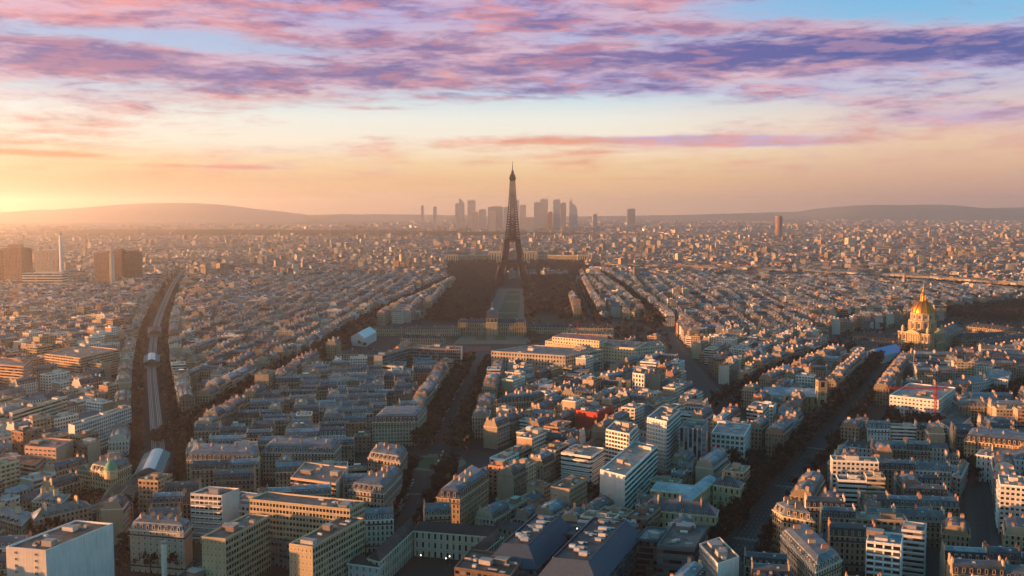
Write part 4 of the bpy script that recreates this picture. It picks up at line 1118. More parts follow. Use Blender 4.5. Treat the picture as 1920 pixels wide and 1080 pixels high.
def odd_tower(label, x0, x1, pts, yb, tone, depth=40):
    """skyscraper with a shaped outline: pts are (share of width, photograph row) from left to right"""
    D = P(960, yb)[1]; k = D / FPX; root = empty('skyscraper', ((x0 - 960) * k, D, 0), 0, label, 'skyscraper', DG); mb = MB(); W = (x1 - x0) * k
    top = [(W * t, CH - (y - HOR) * k) for t, y in pts]
    for (a, za), (b, zb) in zip(top[:-1], top[1:]):
        V = [(a, -depth / 2, -1), (b, -depth / 2, -1), (b, depth / 2, -1), (a, depth / 2, -1), (a, -depth / 2, za), (b, -depth / 2, zb), (b, depth / 2, zb), (a, depth / 2, za)]
        mb.add(V, [(0, 1, 5, 4), (1, 2, 6, 5), (2, 3, 7, 6), (3, 0, 4, 7), (4, 5, 6, 7)], [[(0, 0), (2, 0), (2, 30), (0, 30)]] * 5, FAC, (*tone, .4), (.7, .5, 0))
    mb.build('wall', root); return root, W, k
odd_tower('slant-topped skyscraper with a sharp left corner', 861, 871, [(0, 371), (.5, 375), (1, 381)], 433, GLS_HAZED)
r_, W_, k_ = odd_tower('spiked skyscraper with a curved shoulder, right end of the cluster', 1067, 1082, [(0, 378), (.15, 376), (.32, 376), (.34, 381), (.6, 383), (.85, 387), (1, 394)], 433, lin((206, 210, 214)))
mb = MB(); mb.bar((W_ * .24, 0, CH + 10 * k_), (W_ * .24, 0, CH + 20 * k_), 3, PLAIN, (.3, .3, .32), 1); mb.build('spike', r_)

X_, Y_ = P(1459.5, 449); k_ = Y_ / FPX; root = empty('oval_tower', (X_, Y_, 0), 0, 'solitary rounded brown tower rising over the far right rooftops', 'tower')
h_ = CH - (407 - HOR) * k_; mb = MB(); mb.lathe([(6.8 * k_, -1), (6.8 * k_, h_)], 20, mat=FAC, tone=lin((150, 110, 92)), uvn=(40, 34), sty=(.55, .6, 0)); mb.build('wall', root)
mb = MB(); mb.lathe([(6 * k_, h_), (6 * k_, h_ + 7), (3 * k_, h_ + 9)], 20, mat=PLAIN, tone=lin((140, 104, 88))); mb.build('crown', root)

X_, Y_ = P(1594, 467); root = empty('triumphal_arch', (X_, Y_, 0), .45, 'massive stone triumphal arch among the far rooftops', 'arch'); t = (*lin((200, 180, 150)), .4)
mb = MB()
for s in (-1, 1): mb.box((s * 17, 0, -1, 38), (8, 12), PLAIN, t)
mb.box((0, 0, 32, 46), (25, 12.2), PLAIN, t, bottom=True); mb.box((0, 0, 46, 48), (26, 13), PLAIN, t); mb.box((0, 0, 48, 54), (24, 11.5), PLAIN, t); mb.build('arch_body', root)
block_poly([(X_ - 60, Y_ - 60), (X_ + 60, Y_ - 60), (X_ + 60, Y_ + 60), (X_ - 60, Y_ + 60)])

for px, py, hp, wp, lab in ((1540, 487, 24, 4.6, 'taller of the pair of orange-lit church steeples far right'), (1528, 486, 14, 3.6, 'shorter steeple left of the taller orange-lit one'), (1612.5, 497, 27, 4.6, 'lone steeple below the triumphal arch'),
                            (1695, 548, 27, 5, 'pale openwork steeple left above the golden dome'), (1742, 452, 22, 4, 'small far steeple near the right horizon'), (1343, 474, 20, 4, 'orange-lit steeple in the middle distance right of centre'), (949 - 480, 566, 20, 5, 'pointed steeple among pale houses right of the viaduct'),
                            (1260, 530, 15, 4, 'short steeple beyond the diagonal avenue')):
    x, y = P(px, py); k = y / FPX; root = empty('church_steeple', (x, y, 0), .3, lab, 'steeple', 'church steeples over the rooftops'); w = wp * k / 2; h = hp * k
    mb = MB(); mb.box((0, 0, -1, h * .55 + 12), (w, w), FAC, (*lin((190, 160, 130)), .4), uvn=(1, 1, 4), sty=(.4, .6, 0)); mb.build('belfry', root)
    mb = MB(); mb.box((0, 0, h * .55 + 12, h + 12), (w * .9, w * .9), PLAIN, lin((150, 130, 116)), taper=(.05, .05)); mb.build('spire', root)

# elevated railway with stations and the lattice bridge at the bend
VP = AV['viaduct'][0]
def viaduct():
    mat_plain('track_bed', (.12, .105, .095), .95, 0, .3, .3); mat_plain('rail_steel', (.42, .40, .38), .35, .7, .1, 1); mat_plain('viaduct_iron', lin((150, 142, 136)), .7, 0, .15, .2); mat_plain('station_glass', (.62, .66, .68), .35, 0, .1, .2)
    root = empty('elevated_railway', (0, 0, 0), 0, 'elevated railway with two tracks down the middle of the boulevard', 'viaduct')
    T = plen(VP); S = np.arange(0, T, 9.0); pts = [along(VP, s) for s in S]; z = 8.2
    L, R = [], []; mb = MB()
    for p, d in pts: n = np.array((-d[1], d[0])); L.append((*(p + n * 4.6), z)); R.append((*(p - n * 4.6), z))
    m = len(pts); V = L + R + [(x, y, z - 1.4) for x, y, _ in L] + [(x, y, z - 1.4) for x, y, _ in R]
    F = [(i, m + i, m + i + 1, i + 1) for i in range(m - 1)] + [(2 * m + i, i, i + 1, 2 * m + i + 1) for i in range(m - 1)] + [(m + i, 3 * m + i, 3 * m + i + 1, m + i + 1) for i in range(m - 1)]
    mb.add(V, F, None, 0); mb.build('deck', root, ['track_bed'])
    for side in (-1, 1):
        mb = MB()
        for (p, d), (q, e) in zip(pts[:-1], pts[1:]):
            a = p + np.array((-d[1], d[0])) * side * 4.7; b = q + np.array((-e[1], e[0])) * side * 4.7
            mb.bar((*a, z + .3), (*b, z + .3), .35, 0); mb.bar((*a, z - 1.2), (*b, z - 1.2), .35, 0); mb.bar((*a, z - 1.2), (*b, z + .3), .14, 0)
        mb.build('side_girder', root, ['viaduct_iron'])
    for off in (-3.2, -1.7, 1.7, 3.2):
        mb = MB()
        for (p, d), (q, e) in zip(pts[:-1], pts[1:]):
            a = p + np.array((-d[1], d[0])) * off; b = q + np.array((-e[1], e[0])) * off; mb.bar((*a, z + .15), (*b, z + .15), .16, 0)
        mb.build('rail', root, ['rail_steel'])
    for s in np.arange(12, min(T, 1400), 24.0):
        p, d = along(VP, s); n = np.array((-d[1], d[0])); mb = MB()
        for k in (-1, 1): mb.bar((*(p + n * 3.4 * k), 0), (*(p + n * 3.4 * k), z - 1.3), .7, PLAIN, lin((150, 140, 128)))
        mb.bar((*(p - n * 3.6), z - 1.5), (*(p + n * 3.6), z - 1.5), .5, PLAIN, lin((150, 140, 128))); mb.build('pier', root)
    # stations
    for y0, y1, lab in ((868, 903, 'glazed white station shed over the tracks at the near end of the boulevard'), (676, 691, 'second station shed up the elevated railway, pale glass roof'), (621, 634, 'third and farthest brown station shed on the elevated railway')):
        near = min(range(len(S)), key=lambda i: abs(proj(pts[i][0][0], pts[i][0][1], z)[1] - y1 + 4)); far = min(range(len(S)), key=lambda i: abs(proj(pts[i][0][0], pts[i][0][1], z)[1] - y0 - 6))
        s0, s1 = S[min(near, far)], S[max(near, far)]; s1 = max(s1, s0 + 60); p, _ = along(VP, s0); q, _ = along(VP, s1); c = (p + q) / 2; d = (q - p); Ls = np.linalg.norm(d); th = math.atan2(d[1], d[0])
        rt = empty('railway_station', (c[0], c[1], 0), th, lab, 'station', 'station sheds on the elevated railway'); far_one = y0 < 650
        mb = MB(); mb.box((0, 0, 5.5, z + 1.0), (Ls / 2, 9), PLAIN, lin((150, 136, 120)), bottom=True); mb.build('platform_base', rt)
        for sd in (-1, 1): mb = MB(); mb.box((0, sd * 8.8, z + 1, z + 5.5), (Ls / 2, .3), FAC, (*lin((176, 176, 172)), .4), uvn=(int(Ls / 4), 1, 1), sty=(.7, .5, 0)); mb.build('side_wall', rt)
        for sd in (-1, 1):
            mb = MB(); mb.add([(-Ls / 2 - 1, sd * 9.4, z + 5.3), (Ls / 2 + 1, sd * 9.4, z + 5.3), (Ls / 2 + 1, sd * 4.2, z + 7.6), (-Ls / 2 - 1, sd * 4.2, z + 7.6)], [(0, 1, 2, 3) if sd < 0 else (3, 2, 1, 0)], None, PLAIN, lin((120, 126, 130)) if not far_one else lin((120, 96, 84)))
            mb.bar((-Ls / 2 - 1, sd * 9.4, z + 5.2), (Ls / 2 + 1, sd * 9.4, z + 5.2), .2, PLAIN, (.3, .3, .3)); mb.build('roof_slope', rt)
        mb = MB(); n = 9; A = np.linspace(-4.3, 4.3, n); V = [(x, y, z + 9.2 - (y / 4.3) ** 2 * 1.5) for x in (-Ls / 2 - .5, Ls / 2 + .5) for y in A]
        mb.add(V, [(i + 1, i, n + i, n + i + 1) for i in range(n - 1)], None, 0)
        for x in np.linspace(-Ls / 2, Ls / 2, int(Ls / 5)): mb.bar((x, -4.2, z + 7.75), (x, 0, z + 9.3), .1, 1); mb.bar((x, 4.2, z + 7.75), (x, 0, z + 9.3), .1, 1)
        mb.build('glass_roof', rt, ['station_glass' if not far_one else 'track_bed', 'viaduct_iron'])
        mb = MB(); mb.add([(-Ls / 2 - .6, -9, z + 5.3), (-Ls / 2 - .6, 9, z + 5.3), (-Ls / 2 - .6, 4.2, z + 7.7), (-Ls / 2 - .6, 0, z + 9.2), (-Ls / 2 - .6, -4.2, z + 7.7)], [(4, 3, 2, 1, 0)], None, PLAIN, lin((96, 104, 112))); mb.build('gable_glazing', rt)
    # bow girders over the crossing at the bend
    i0 = min(range(len(S)), key=lambda i: abs(proj(pts[i][0][0], pts[i][0][1], z)[0] - 205) + (proj(pts[i][0][0], pts[i][0][1], z)[1] < 900) * 999); i1 = min(range(len(S)), key=lambda i: abs(proj(pts[i][0][0], pts[i][0][1], z)[0] - 268) + (proj(pts[i][0][0], pts[i][0][1], z)[1] < 900) * 999)
    i0, i1 = min(i0, i1), max(i0, i1) + 1
    br = empty('lattice_bridge', (0, 0, 0), 0, 'grey iron bow-girder bridge carrying the railway round the bend', 'bridge')
    for side in (-1, 1):
        mb = MB(); seg = [pts[i] for i in range(i0, i1 + 1)]; n = len(seg)
        P_ = [p + np.array((-d[1], d[0])) * side * 5.6 for p, d in seg]; dens = []
        for a, b in zip(P_[:-1], P_[1:]):
            for t in (0, .25, .5, .75): dens.append(a + (b - a) * t)
        dens.append(P_[-1]); N = len(dens); hz = [z + 1 + 6.5 * math.sin(math.pi * (i / (N - 1) * 2 % 1.0 if i < N - 1 else 1)) ** .8 for i in range(N)]
        for i in range(N - 1):
            mb.bar((*dens[i], hz[i]), (*dens[i + 1], hz[i + 1]), .42, 0); mb.bar((*dens[i], z - 1), (*dens[i + 1], z - 1), .42, 0); mb.bar((*dens[i], z - 1), (*dens[i + 1], hz[i + 1]), .16, 0); mb.bar((*dens[i], hz[i]), (*dens[i], z - 1), .16, 0)
        mb.build('bow_girder', br, ['viaduct_iron'])
viaduct()

# tent halls
def tent(name, label, pix, h, hr, m, cat='hall'):
    poly = roofpoly(pix, h); block_poly(inset(poly, -3)); c = np.mean(poly, 0); loc = [np.array(p) - c for p in poly]; root = empty(name, (c[0], c[1], 0), 0, label, cat)
    if math.dist(poly[0], poly[1]) > math.dist(poly[1], poly[2]): loc = loc[1:] + loc[:1]
    a, b, c2, d = loc; mb = MB(); mb.prism([tuple(p) for p in loc], -1, h, PLAIN, (.55, .57, .58), floor=0, topmat=PLAIN); mb.build('wall', root)
    m0, m1 = (a + b) / 2, (c2 + d) / 2; V = [(*a, h), (*b, h), (*m0, h + hr), (*m1, h + hr), (*c2, h), (*d, h)]
    mb = MB(); mb.add(V, [(1, 4, 3, 2), (0, 2, 3, 5)], None, 0); mb.build('roof', root, [m])
    mb = MB(); mb.add(V, [(0, 1, 2), (4, 5, 3)], None, PLAIN, (.5, .52, .54)); mb.build('gable', root); return root
tent('tent_hall', 'large white tent hall with a pitched roof beside the barracks', [(658, 631), (684, 634), (706, 622)], 13, 7, 'tent_fabric')
tent('event_tent', 'blue and white striped tent at the foot of the domed church', [(1622, 660), (1655, 667), (1696, 658)], 10, 7, 'tent_blue')


def crane(label, px, py, h, jib, rz):
    x, y = P(px, py); root = empty('tower_crane', (x, y, 0), rz, label, 'crane', 'red tower cranes')
    mb = MB()
    for sx, sy in ((-1, -1), (1, -1), (1, 1), (-1, 1)): mb.bar((sx * .8, sy * .8, 0), (sx * .8, sy * .8, h), .18, 0)
    for z in np.arange(0, h, 2.4): mb.bar((-.8, -.8, z), (.8, -.8, z + 2.4), .12, 0); mb.bar((.8, .8, z), (-.8, .8, z + 2.4), .12, 0)
    mb.build('mast', root, ['red_steel'])
    mb = MB()
    for sy, z in ((-.7, h), (.7, h), (0, h + 1.5)): mb.bar((-12, sy, z), (jib, sy, z), .2, 0)
    for x in np.arange(-12, jib, 2.0): mb.bar((x, -.7, h), (x + 1, 0, h + 1.5), .12, 0); mb.bar((x + 1, 0, h + 1.5), (x + 2, .7, h), .12, 0)
    mb.bar((0, 0, h), (0, 0, h + 6), .5, 0); mb.bar((0, 0, h + 6), (jib * .7, 0, h + 1.5), .1, 0); mb.bar((0, 0, h + 6), (-11, 0, h + 1.5), .1, 0); mb.build('jib', root, ['red_steel'])
    mb = MB(); mb.box((-10, 0, h - 2, h), (1.8, 1), PLAIN, (.35, .34, .33)); mb.build('counterweight', root)
crane('red crane with a long jib in front of the white offices', 1752, 806, 38, 46, math.pi)
crane('red crane at the river bank, right of centre', 1411, 526, 44, 40, 2.8)
crane('thinner red crane left of the river bank one', 1364, 523, 36, 30, .3)
crane('red crane behind the lit stepped offices', 1083, 652, 34, 26, .2)

# ------------------------------------------------------------------ buildings of the foreground, one by one
def cam_side(a, b):
    """'L' or 'R': which way a wall seen from the camera turns, 'B' for a wall turned away"""
    d = np.array(b) - np.array(a); n = np.array((d[1], -d[0])); m = (np.array(a) + np.array(b)) / 2; v = -m / np.linalg.norm(m); n = n / np.linalg.norm(n)
    if n @ v < .02: return 'B'
    return 'L' if n[0] * v[1] - n[1] * v[0] > 0 else 'R'


def hero(name, label, cat, pix, h, tone, kind='flat', sL=(.45, .6, 0), sR=(.45, .6, 0), sB=(.4, .6, 0), tL=None, tR=None, rt=None, bay=3.0, floor=3.1, hr=4.0, ins=1.8, units=4, group=None, objwin=None, balcony=0, pix_is=None, utone=None, chim=3, z0=-1.0, corn=True, hip=.9):
    poly = roofpoly(pix, h) if pix_is is None else ccw(pix_is); block_poly(inset(poly, -2.0)); c = np.mean(poly, 0); loc = [(x - c[0], y - c[1]) for x, y in poly]; n = len(loc)
    root = empty(name, (c[0], c[1], 0), 0, label, cat, group); t = (*tone, random.random()); rt = GRAVEL[3] if rt is None else rt
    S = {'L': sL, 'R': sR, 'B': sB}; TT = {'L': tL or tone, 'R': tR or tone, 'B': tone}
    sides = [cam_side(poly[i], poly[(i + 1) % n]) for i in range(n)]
    zt = h + (0.9 if kind == 'flat' else 0)
    mb = MB()
    for i in range(n):
        a, b = loc[i], loc[(i + 1) % n]; L = math.dist(a, b); nu = max(1, round(L / bay)); nv = h / floor; nv = max(1, round(nv)) * (zt / h)
        st = S[sides[i]]
        if objwin and sides[i] in objwin: st = (0, 0, 0)
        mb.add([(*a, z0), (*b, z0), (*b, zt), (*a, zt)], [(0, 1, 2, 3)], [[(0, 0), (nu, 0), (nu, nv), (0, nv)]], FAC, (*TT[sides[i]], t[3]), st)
        if st[0] >= .9:       # ribbon windows get real slabs between the bands
            d = (np.array(b) - np.array(a)) / L; nn = np.array((d[1], -d[0]))
            for k in range(1, round(h / floor) + 1):
                z = h * k / max(1, round(h / floor)); p, q = np.array(a) + nn * .15, np.array(b) + nn * .15; mb.bar((*p, z), (*q, z), .28, PLAIN, np.clip(np.array(TT[sides[i]]) * 1.05, 0, .85))
    if corn and kind != 'flat':
        o1 = inset(loc, -.5); mb.prism(o1, h - .6, h, PLAIN, np.clip(np.array(tone) * 1.1, 0, .85), floor=0, topmat=PLAIN, toptone=tone)
        if kind == 'mansard':
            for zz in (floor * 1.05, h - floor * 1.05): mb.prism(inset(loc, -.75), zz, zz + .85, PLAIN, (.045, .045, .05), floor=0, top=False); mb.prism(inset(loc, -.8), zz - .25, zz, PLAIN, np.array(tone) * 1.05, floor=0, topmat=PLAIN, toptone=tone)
    if balcony:
        for k in range(1, balcony):
            z = h * k / balcony
            for i in range(n):
                if sides[i] == 'B' or S[sides[i]][0] == 0: continue
                a, b = np.array(loc[i]), np.array(loc[(i + 1) % n]); d = (b - a) / np.linalg.norm(b - a); nn = np.array((d[1], -d[0])); a, b = a + d * .8, b - d * .8
                mb.prism(ccw([tuple(a), tuple(a + nn * 1.3), tuple(b + nn * 1.3), tuple(b)]), z - .15, z + .8, PLAIN, np.clip(np.array(tone) * 1.06, 0, .85), floor=0, topmat=PLAIN, toptone=(.3, .3, .3))
    wall = mb.build('wall', root)
    if objwin:
        for i in range(n):
            if sides[i] in objwin:
                a, b = loc[i], loc[(i + 1) % n]; L = math.dist(a, b); st = S[sides[i]]; nu, nv = max(1, round(L / bay)), max(1, round(h / floor))
                if nu * nv <= 100: window_grid(root, a, b, 0, h, nu, nv, L / nu * st[0], h / nv * st[1])
                else:
                    q = wall.data.attributes['sty']
                    for p_ in range(n):
                        if p_ == i: q.data[p_].vector = st
    mb = MB()
    if kind == 'flat':
        inn = inset(loc, .45)
        for i in range(n):
            j = (i + 1) % n; mb.add([(*loc[i], zt), (*loc[j], zt), (*inn[j], zt), (*inn[i], zt), (*inn[i], h), (*inn[j], h)], [(0, 1, 2, 3), (3, 2, 5, 4)], None, PLAIN, np.clip(np.array(tone) * 1.05, 0, .85))
        mb.build('parapet', root); mb = MB(); mb.add([(*p, h) for p in inn], [tuple(range(n))], None, ROOF, rt); mb.build('roof', root)
    elif kind == 'mansard':
        up = inset(loc, ins); top = inset(loc, ins + 2.8)
        mb.prism(loc, h, h + hr, ROOF, rt, floor=0, top=False, tops=up); mb.prism(up, h + hr, h + hr + 1.4, ROOF, ZINC[1], floor=0, tops=top, toptone=ZINC[0]); rf = mb.build('roof', root)
        m1 = MB(); m1.box((0, 0, 0, hr * .72), (.75, 1.0), FAC, (*np.clip(np.array(tone) * 1.1, 0, .8), .3), sty=(.62, .74, 0), roofmat=ROOF, rooftone=ZINC[2]); me_ = m1.mesh('dormer')
        for i in range(n):
            a, b = np.array(loc[i]), np.array(loc[(i + 1) % n]); L = np.linalg.norm(b - a); d = (b - a) / L; nn = np.array((d[1], -d[0])); k = int((L - 3) / 3.4)
            if sides[i] == 'B': continue
            for q in range(k):
                p = a + d * (1.5 + (q + .5) * (L - 3) / k) - nn * 1.15; o = bpy.data.objects.new('dormer', me_); COL.objects.link(o); o.parent = rf; o.location = (*p, h + .35); o.rotation_euler = (0, 0, math.atan2(d[1], d[0]))
    elif kind in ('hip', 'gable'):
        e = [math.dist(loc[i], loc[(i + 1) % n]) for i in range(4)]
        if e[0] < e[1]: loc2 = loc[1:] + loc[:1]; e = e[1:] + e[:1]
        else: loc2 = loc
        a, b, c3, d = [np.array(p) for p in loc2]; g = e[1] / 2 * hip if kind == 'hip' else 0.0; u = (b - a) / np.linalg.norm(b - a); m0, m1 = (a + d) / 2 + u * g, (b + c3) / 2 - u * g
        V = [(*a, h), (*b, h), (*c3, h), (*d, h), (*m0, h + hr), (*m1, h + hr)]
        mb.add(V, [(0, 1, 5, 4), (2, 3, 4, 5)], None, ROOF, rt); mb.add(V, [(1, 2, 5), (3, 0, 4)], None, ROOF if kind == 'hip' else FAC, rt if kind == 'hip' else tone); rf = mb.build('roof', root)
        if kind == 'hip' and chim:
            m1_ = MB(); m1_.box((0, 0, 0, 1.9), (.7, 1.2), FAC, (*tone, .3), sty=(.6, .7, 0), roofmat=ROOF, rooftone=rt); me_ = m1_.mesh('dormer')
            for A, B in ((a, b), (c3, d)):
                L = np.linalg.norm(B - A); dd = (B - A) / L; nn = np.array((dd[1], -dd[0])); k = int((L - 8) / 4.4)
                for q in range(max(0, k)):
                    p = A + dd * (4 + (q + .5) * (L - 8) / k) - nn * 1.4; o = bpy.data.objects.new('dormer', me_); COL.objects.link(o); o.parent = rf; o.location = (*p, h + .3); o.rotation_euler = (0, 0, math.atan2(dd[1], dd[0]))
    inn = [np.array(p) for p in inset(loc, 3.0)]
    ang0 = math.atan2(loc[1][1] - loc[0][1], loc[1][0] - loc[0][0]); R = random.Random(len(label) * 7 + int(abs(c[0])))
    if n == 4:
        for k in range(units if kind == 'flat' else 0):
            u, v = R.random(), R.random(); p = (inn[0] * (1 - u) + inn[1] * u) * (1 - v) + (inn[3] * (1 - u) + inn[2] * u) * v
            m2 = MB(); sx, sy, sz = (R.uniform(2.0, 4.5), R.uniform(1.6, 3.0), R.uniform(1.8, 3.2)) if k < 2 else (R.uniform(.5, 2.6), R.uniform(.4, 1.3), R.uniform(.6, 1.8))
            tn = utone or R.choice([(.42, .41, .4), (.28, .27, .26), (.55, .54, .52), (.22, .17, .14), (.36, .3, .25)]); m2.box((0, 0, 0, sz), (sx, sy), PLAIN, tn)
            if k < 2: m2.box((0, 0, sz, sz + .15), (sx + .2, sy + .2), PLAIN, (.3, .3, .3))
            o = m2.build('roof_unit', root); o.location = (*p, h); o.rotation_euler = (0, 0, ang0)
        for k in range(chim if kind in ('mansard', 'hip') else 0):
            u = (k + .5) / chim; v = .35 + .3 * (k % 2); p = (inn[0] * (1 - u) + inn[1] * u) * (1 - v) + (inn[3] * (1 - u) + inn[2] * u) * v
            zb = h + (hr * .7 if kind == 'mansard' else hr * .5); m2 = MB(); m2.box((0, 0, 0, hr * .6 + 2.2), (.45, 1.9), PLAIN, pick(WARM)); m2.box((0, 0, hr * .6 + 2.2, hr * .6 + 2.8), (.2, 1.6), PLAIN, POT); o = m2.build('chimney', root); o.location = (*p, zb); o.rotation_euler = (0, 0, ang0)
    return root, c, loc


WHITE = (.80, .82, .82); CREAM = lin((206, 190, 156)); BEIGE = lin((198, 180, 148))
# bottom left
rt_, c_, l_ = hero('white_gable_block', 'big block with a huge blank white gable and a cluttered brown roof', 'apartment building', [(11, 1028), (86, 1035), (212, 984)], 33, WHITE, sL=(.14, .34, 0), sR=(0, 0, 0), tL=lin((214, 208, 200)), tR=(.86, .88, .88), rt=lin((92, 76, 68)), bay=14, floor=3.4, units=14, objwin='L', utone=None)
# beige hospital-like slabs round a court
hero('beige_slab', 'tall beige slab with rows of windows across the back of the court', 'office block', [(468, 938), (656, 957), (684, 942)], 35, BEIGE, sL=(.72, .52, 0), sR=(.7, .5, 0), bay=2.1, floor=3.3, units=9, rt=lin((86, 84, 82)), utone=None)
hero('beige_slab', 'narrow beige slab with a windowed long side, right wing of the court', 'office block', [(542, 1022), (586, 1028), (683, 974)], 30, BEIGE, sL=(.16, .4, 0), sR=(.74, .62, 0), bay=2.4, floor=3.3, units=7, rt=lin((90, 88, 86)))
hero('beige_slab', 'beige slab with an inclined green-glazed long side, left wing of the court', 'office block', [(378, 1009), (423, 1013), (506, 969)], 30, BEIGE, sL=(.16, .4, 0), sR=(.78, .6, 0), bay=2.4, floor=3.3, units=7, rt=lin((90, 86, 82)))
hero('low_grey_block', 'low dark grey block inside the court of the beige slabs', 'office block', [(500, 1012), (545, 1022), (560, 1003)], 14, lin((110, 116, 120)), sL=(.7, .5, 0), sR=(.6, .5, 0), units=5)
# school with dark roofs
DR = lin((52, 50, 54))
for k, (a, b, c2, h, lab) in enumerate(([(690, 1047), (712, 1053), (784, 986), 15, 'dark-roofed school wing running down towards the white pavilion'], [(778, 987), (776, 995), (938, 1008), 15, 'dark-roofed school wing across the back of the yard'],
                                        [(872, 1046), (888, 1050), (944, 1006), 14, 'brown-roofed school wing on the right of the yard'])):
    hero('school_wing', lab, 'school', [a, b, c2], h, lin((196, 188, 170)), 'hip', sL=(.34, .62, 0), sR=(.34, .62, 0), rt=DR if k < 2 else lin((84, 60, 56)), bay=3.6, floor=4.6, hr=5, chim=0, group='dark-roofed school wings round a yard')
hero('white_pavilion', 'small white pavilion with a dark hipped roof at the foot of the school', 'house', [(652, 1056), (712, 1064), (724, 1050)], 12, (.62, .63, .62), 'hip', sL=(.3, .55, 0), sR=(.3, .55, 0), rt=DR, bay=4, floor=4, hr=3, chim=0, objwin='LR')
hero('brown_flat_block', 'brown flat-roofed block with white parapets and pipes below the school yard', 'school', [(852, 1066), (958, 1082), (984, 1046)], 22, lin((120, 98, 84)), sL=(.7, .5, 0), sR=(.6, .5, 0), units=10, rt=lin((70, 64, 62)))
hero('low_dark_hall', 'low hall with a dark flat roof in the court of the beige slabs', 'hall', [(322, 1088), (352, 1096), (410, 1062)], 11, lin((96, 100, 104)), sL=(.5, .5, 0), sR=(.5, .5, 0), units=5, rt=lin((66, 76, 88)))
X_, Y_ = P(309, 1098); root = empty('white_flue', (X_, Y_, 0), 0, 'slim white flue standing in the dark court beside the white gable block', 'chimney'); mb = MB(); mb.lathe([(1.5, 0), (1.4, 24)], 14, mat=PLAIN, tone=PALE[2]); mb.build('shaft', root, smooth=True); mb = MB(); mb.lathe([(1.65, 23.2), (1.65, 24.4)], 14, mat=PLAIN, tone=(.3, .3, .3)); mb.build('rim', root)
# grey glass complex
GM = lin((62, 80, 100))
for lab, top, h in (('right wing of the grey metal-roofed complex with teal glass flank', [(1036, 1046), (1103, 1052), (1173, 975)], 30), ('left wing of the grey metal-roofed complex', [(942, 1019), (990, 1021), (1048, 967)], 30)):
    up = roofpoly(top, h); lo = inset(up, -7.0); c = np.mean(up, 0); root = empty('metal_roofed_wing', (c[0], c[1], 0), 0, lab, 'hospital wing', 'wings of the grey metal-roofed complex'); block_poly(inset(lo, -2))
    ul, ll = [tuple(np.array(p) - c) for p in up], [tuple(np.array(p) - c) for p in lo]
    mb = MB(); mb.prism(ll, -1, h - 10, FAC, (*lin((92, 112, 120)), .4), 2.2, 3.4, (.86, .7, 0), top=False); mb.build('glass_wall', root)
    mb = MB(); mb.prism(ll, h - 10, h, PLAIN, GM, floor=0, top=False, tops=ul); mb.prism(inset(ll, -.4), h - 11, h - 10, PLAIN, np.array(GM) * .8, floor=0, topmat=PLAIN, toptone=GM); mb.build('sloped_roof', root)
    mb = MB(); mb.add([(*p, h - .6) for p in inset(ul, .5)], [(0, 1, 2, 3)], None, ROOF, lin((58, 56, 58))); mb.build('roof_deck', root)
    mb = MB()
    for i in range(4): mb.bar((*ul[i], h), (*ul[(i + 1) % 4], h), .3, PLAIN, GM)
    mb.build('roof_edge', root)
    A = [np.array(p) for p in inset(ul, 2.5)]; R = random.Random(5)
    for k in range(16):
        u, v = R.random(), R.random(); p = (A[0] * (1 - u) + A[1] * u) * (1 - v) + (A[3] * (1 - u) + A[2] * u) * v; m2 = MB(); z = R.uniform(.8, 2.2)
        m2.box((0, 0, 0, z), (R.uniform(.8, 2.4), R.uniform(.6, 1.4)), PLAIN, R.choice([(.5, .51, .53), (.34, .35, .37), (.6, .6, .6), (.2, .2, .21)])); m2.bar((-2, 1.6, .5), (3, 1.6, .5), .25, PLAIN, (.55, .56, .58)); o = m2.build('roof_unit', root); o.location = (*p, h - .6); o.rotation_euler = (0, 0, math.atan2(ul[1][1] - ul[0][1], ul[1][0] - ul[0][0]))
hero('glazed_link', 'dark flat link with a white skylight between the two metal-roofed wings', 'hospital wing', [(1008, 998), (1090, 1006), (1112, 984)], 22, GM, sL=(.8, .6, 0), sR=(.8, .6, 0), units=6, rt=lin((60, 60, 64)))
hero('glass_block', 'low teal glass block on the right of the metal-roofed wing', 'hospital wing', [(1192, 1012), (1232, 1016), (1252, 993)], 20, lin((70, 104, 110)), sL=(.9, .7, 0), sR=(.9, .7, 0), bay=2, floor=3.2, units=2, rt=lin((110, 118, 122)))
hero('grey_office_block', 'grey office block with four dark window bands and a sunken roof court', 'office block', [(1232, 1024), (1302, 1030), (1328, 988)], 25, lin((92, 100, 106)), sL=(1, .36, 0), sR=(.85, .6, 0), bay=3, floor=5.2, units=9, rt=lin((80, 76, 74)))
hero('corner_office_block', 'cream corner block with an orange-lit attic and white gable, by the traffic', 'office block', [(1311, 1022), (1346, 1060), (1386, 1046)], 26, lin((214, 206, 192)), sL=(.62, .6, 0), sR=(0, 0, 0), tR=WHITE, bay=2.6, floor=3.4, units=8, rt=lin((92, 86, 84)), objwin='L')
# classical barracks
hero('classical_wing', 'long cream classical wing with a grey hipped roof and dormers', 'hospital building', [(1203, 955), (1343, 968), (1347, 956)], 16.5, CREAM, 'hip', sL=(.36, .5, 0), sR=(.36, .5, 0), rt=lin((84, 90, 102)), bay=3.6, floor=5.3, hr=6, chim=3)
hero('classical_wing', 'cream wing with a pale zinc roof behind the dormered one, left part', 'hospital building', [(1220, 919), (1302, 927), (1312, 911)], 18, CREAM, 'hip', sL=(.4, .5, 0), sR=(.36, .5, 0), rt=lin((178, 188, 196)), bay=3.6, floor=5, hr=3, chim=0, units=0)
hero('classical_wing', 'cream wing with slate roof and dormers, nearest the wide avenue', 'hospital building', [(1336, 908), (1388, 916), (1395, 905)], 17, CREAM, 'hip', sL=(.38, .5, 0), sR=(.38, .5, 0), rt=lin((76, 80, 90)), bay=3.6, floor=5.3, hr=5, chim=2)
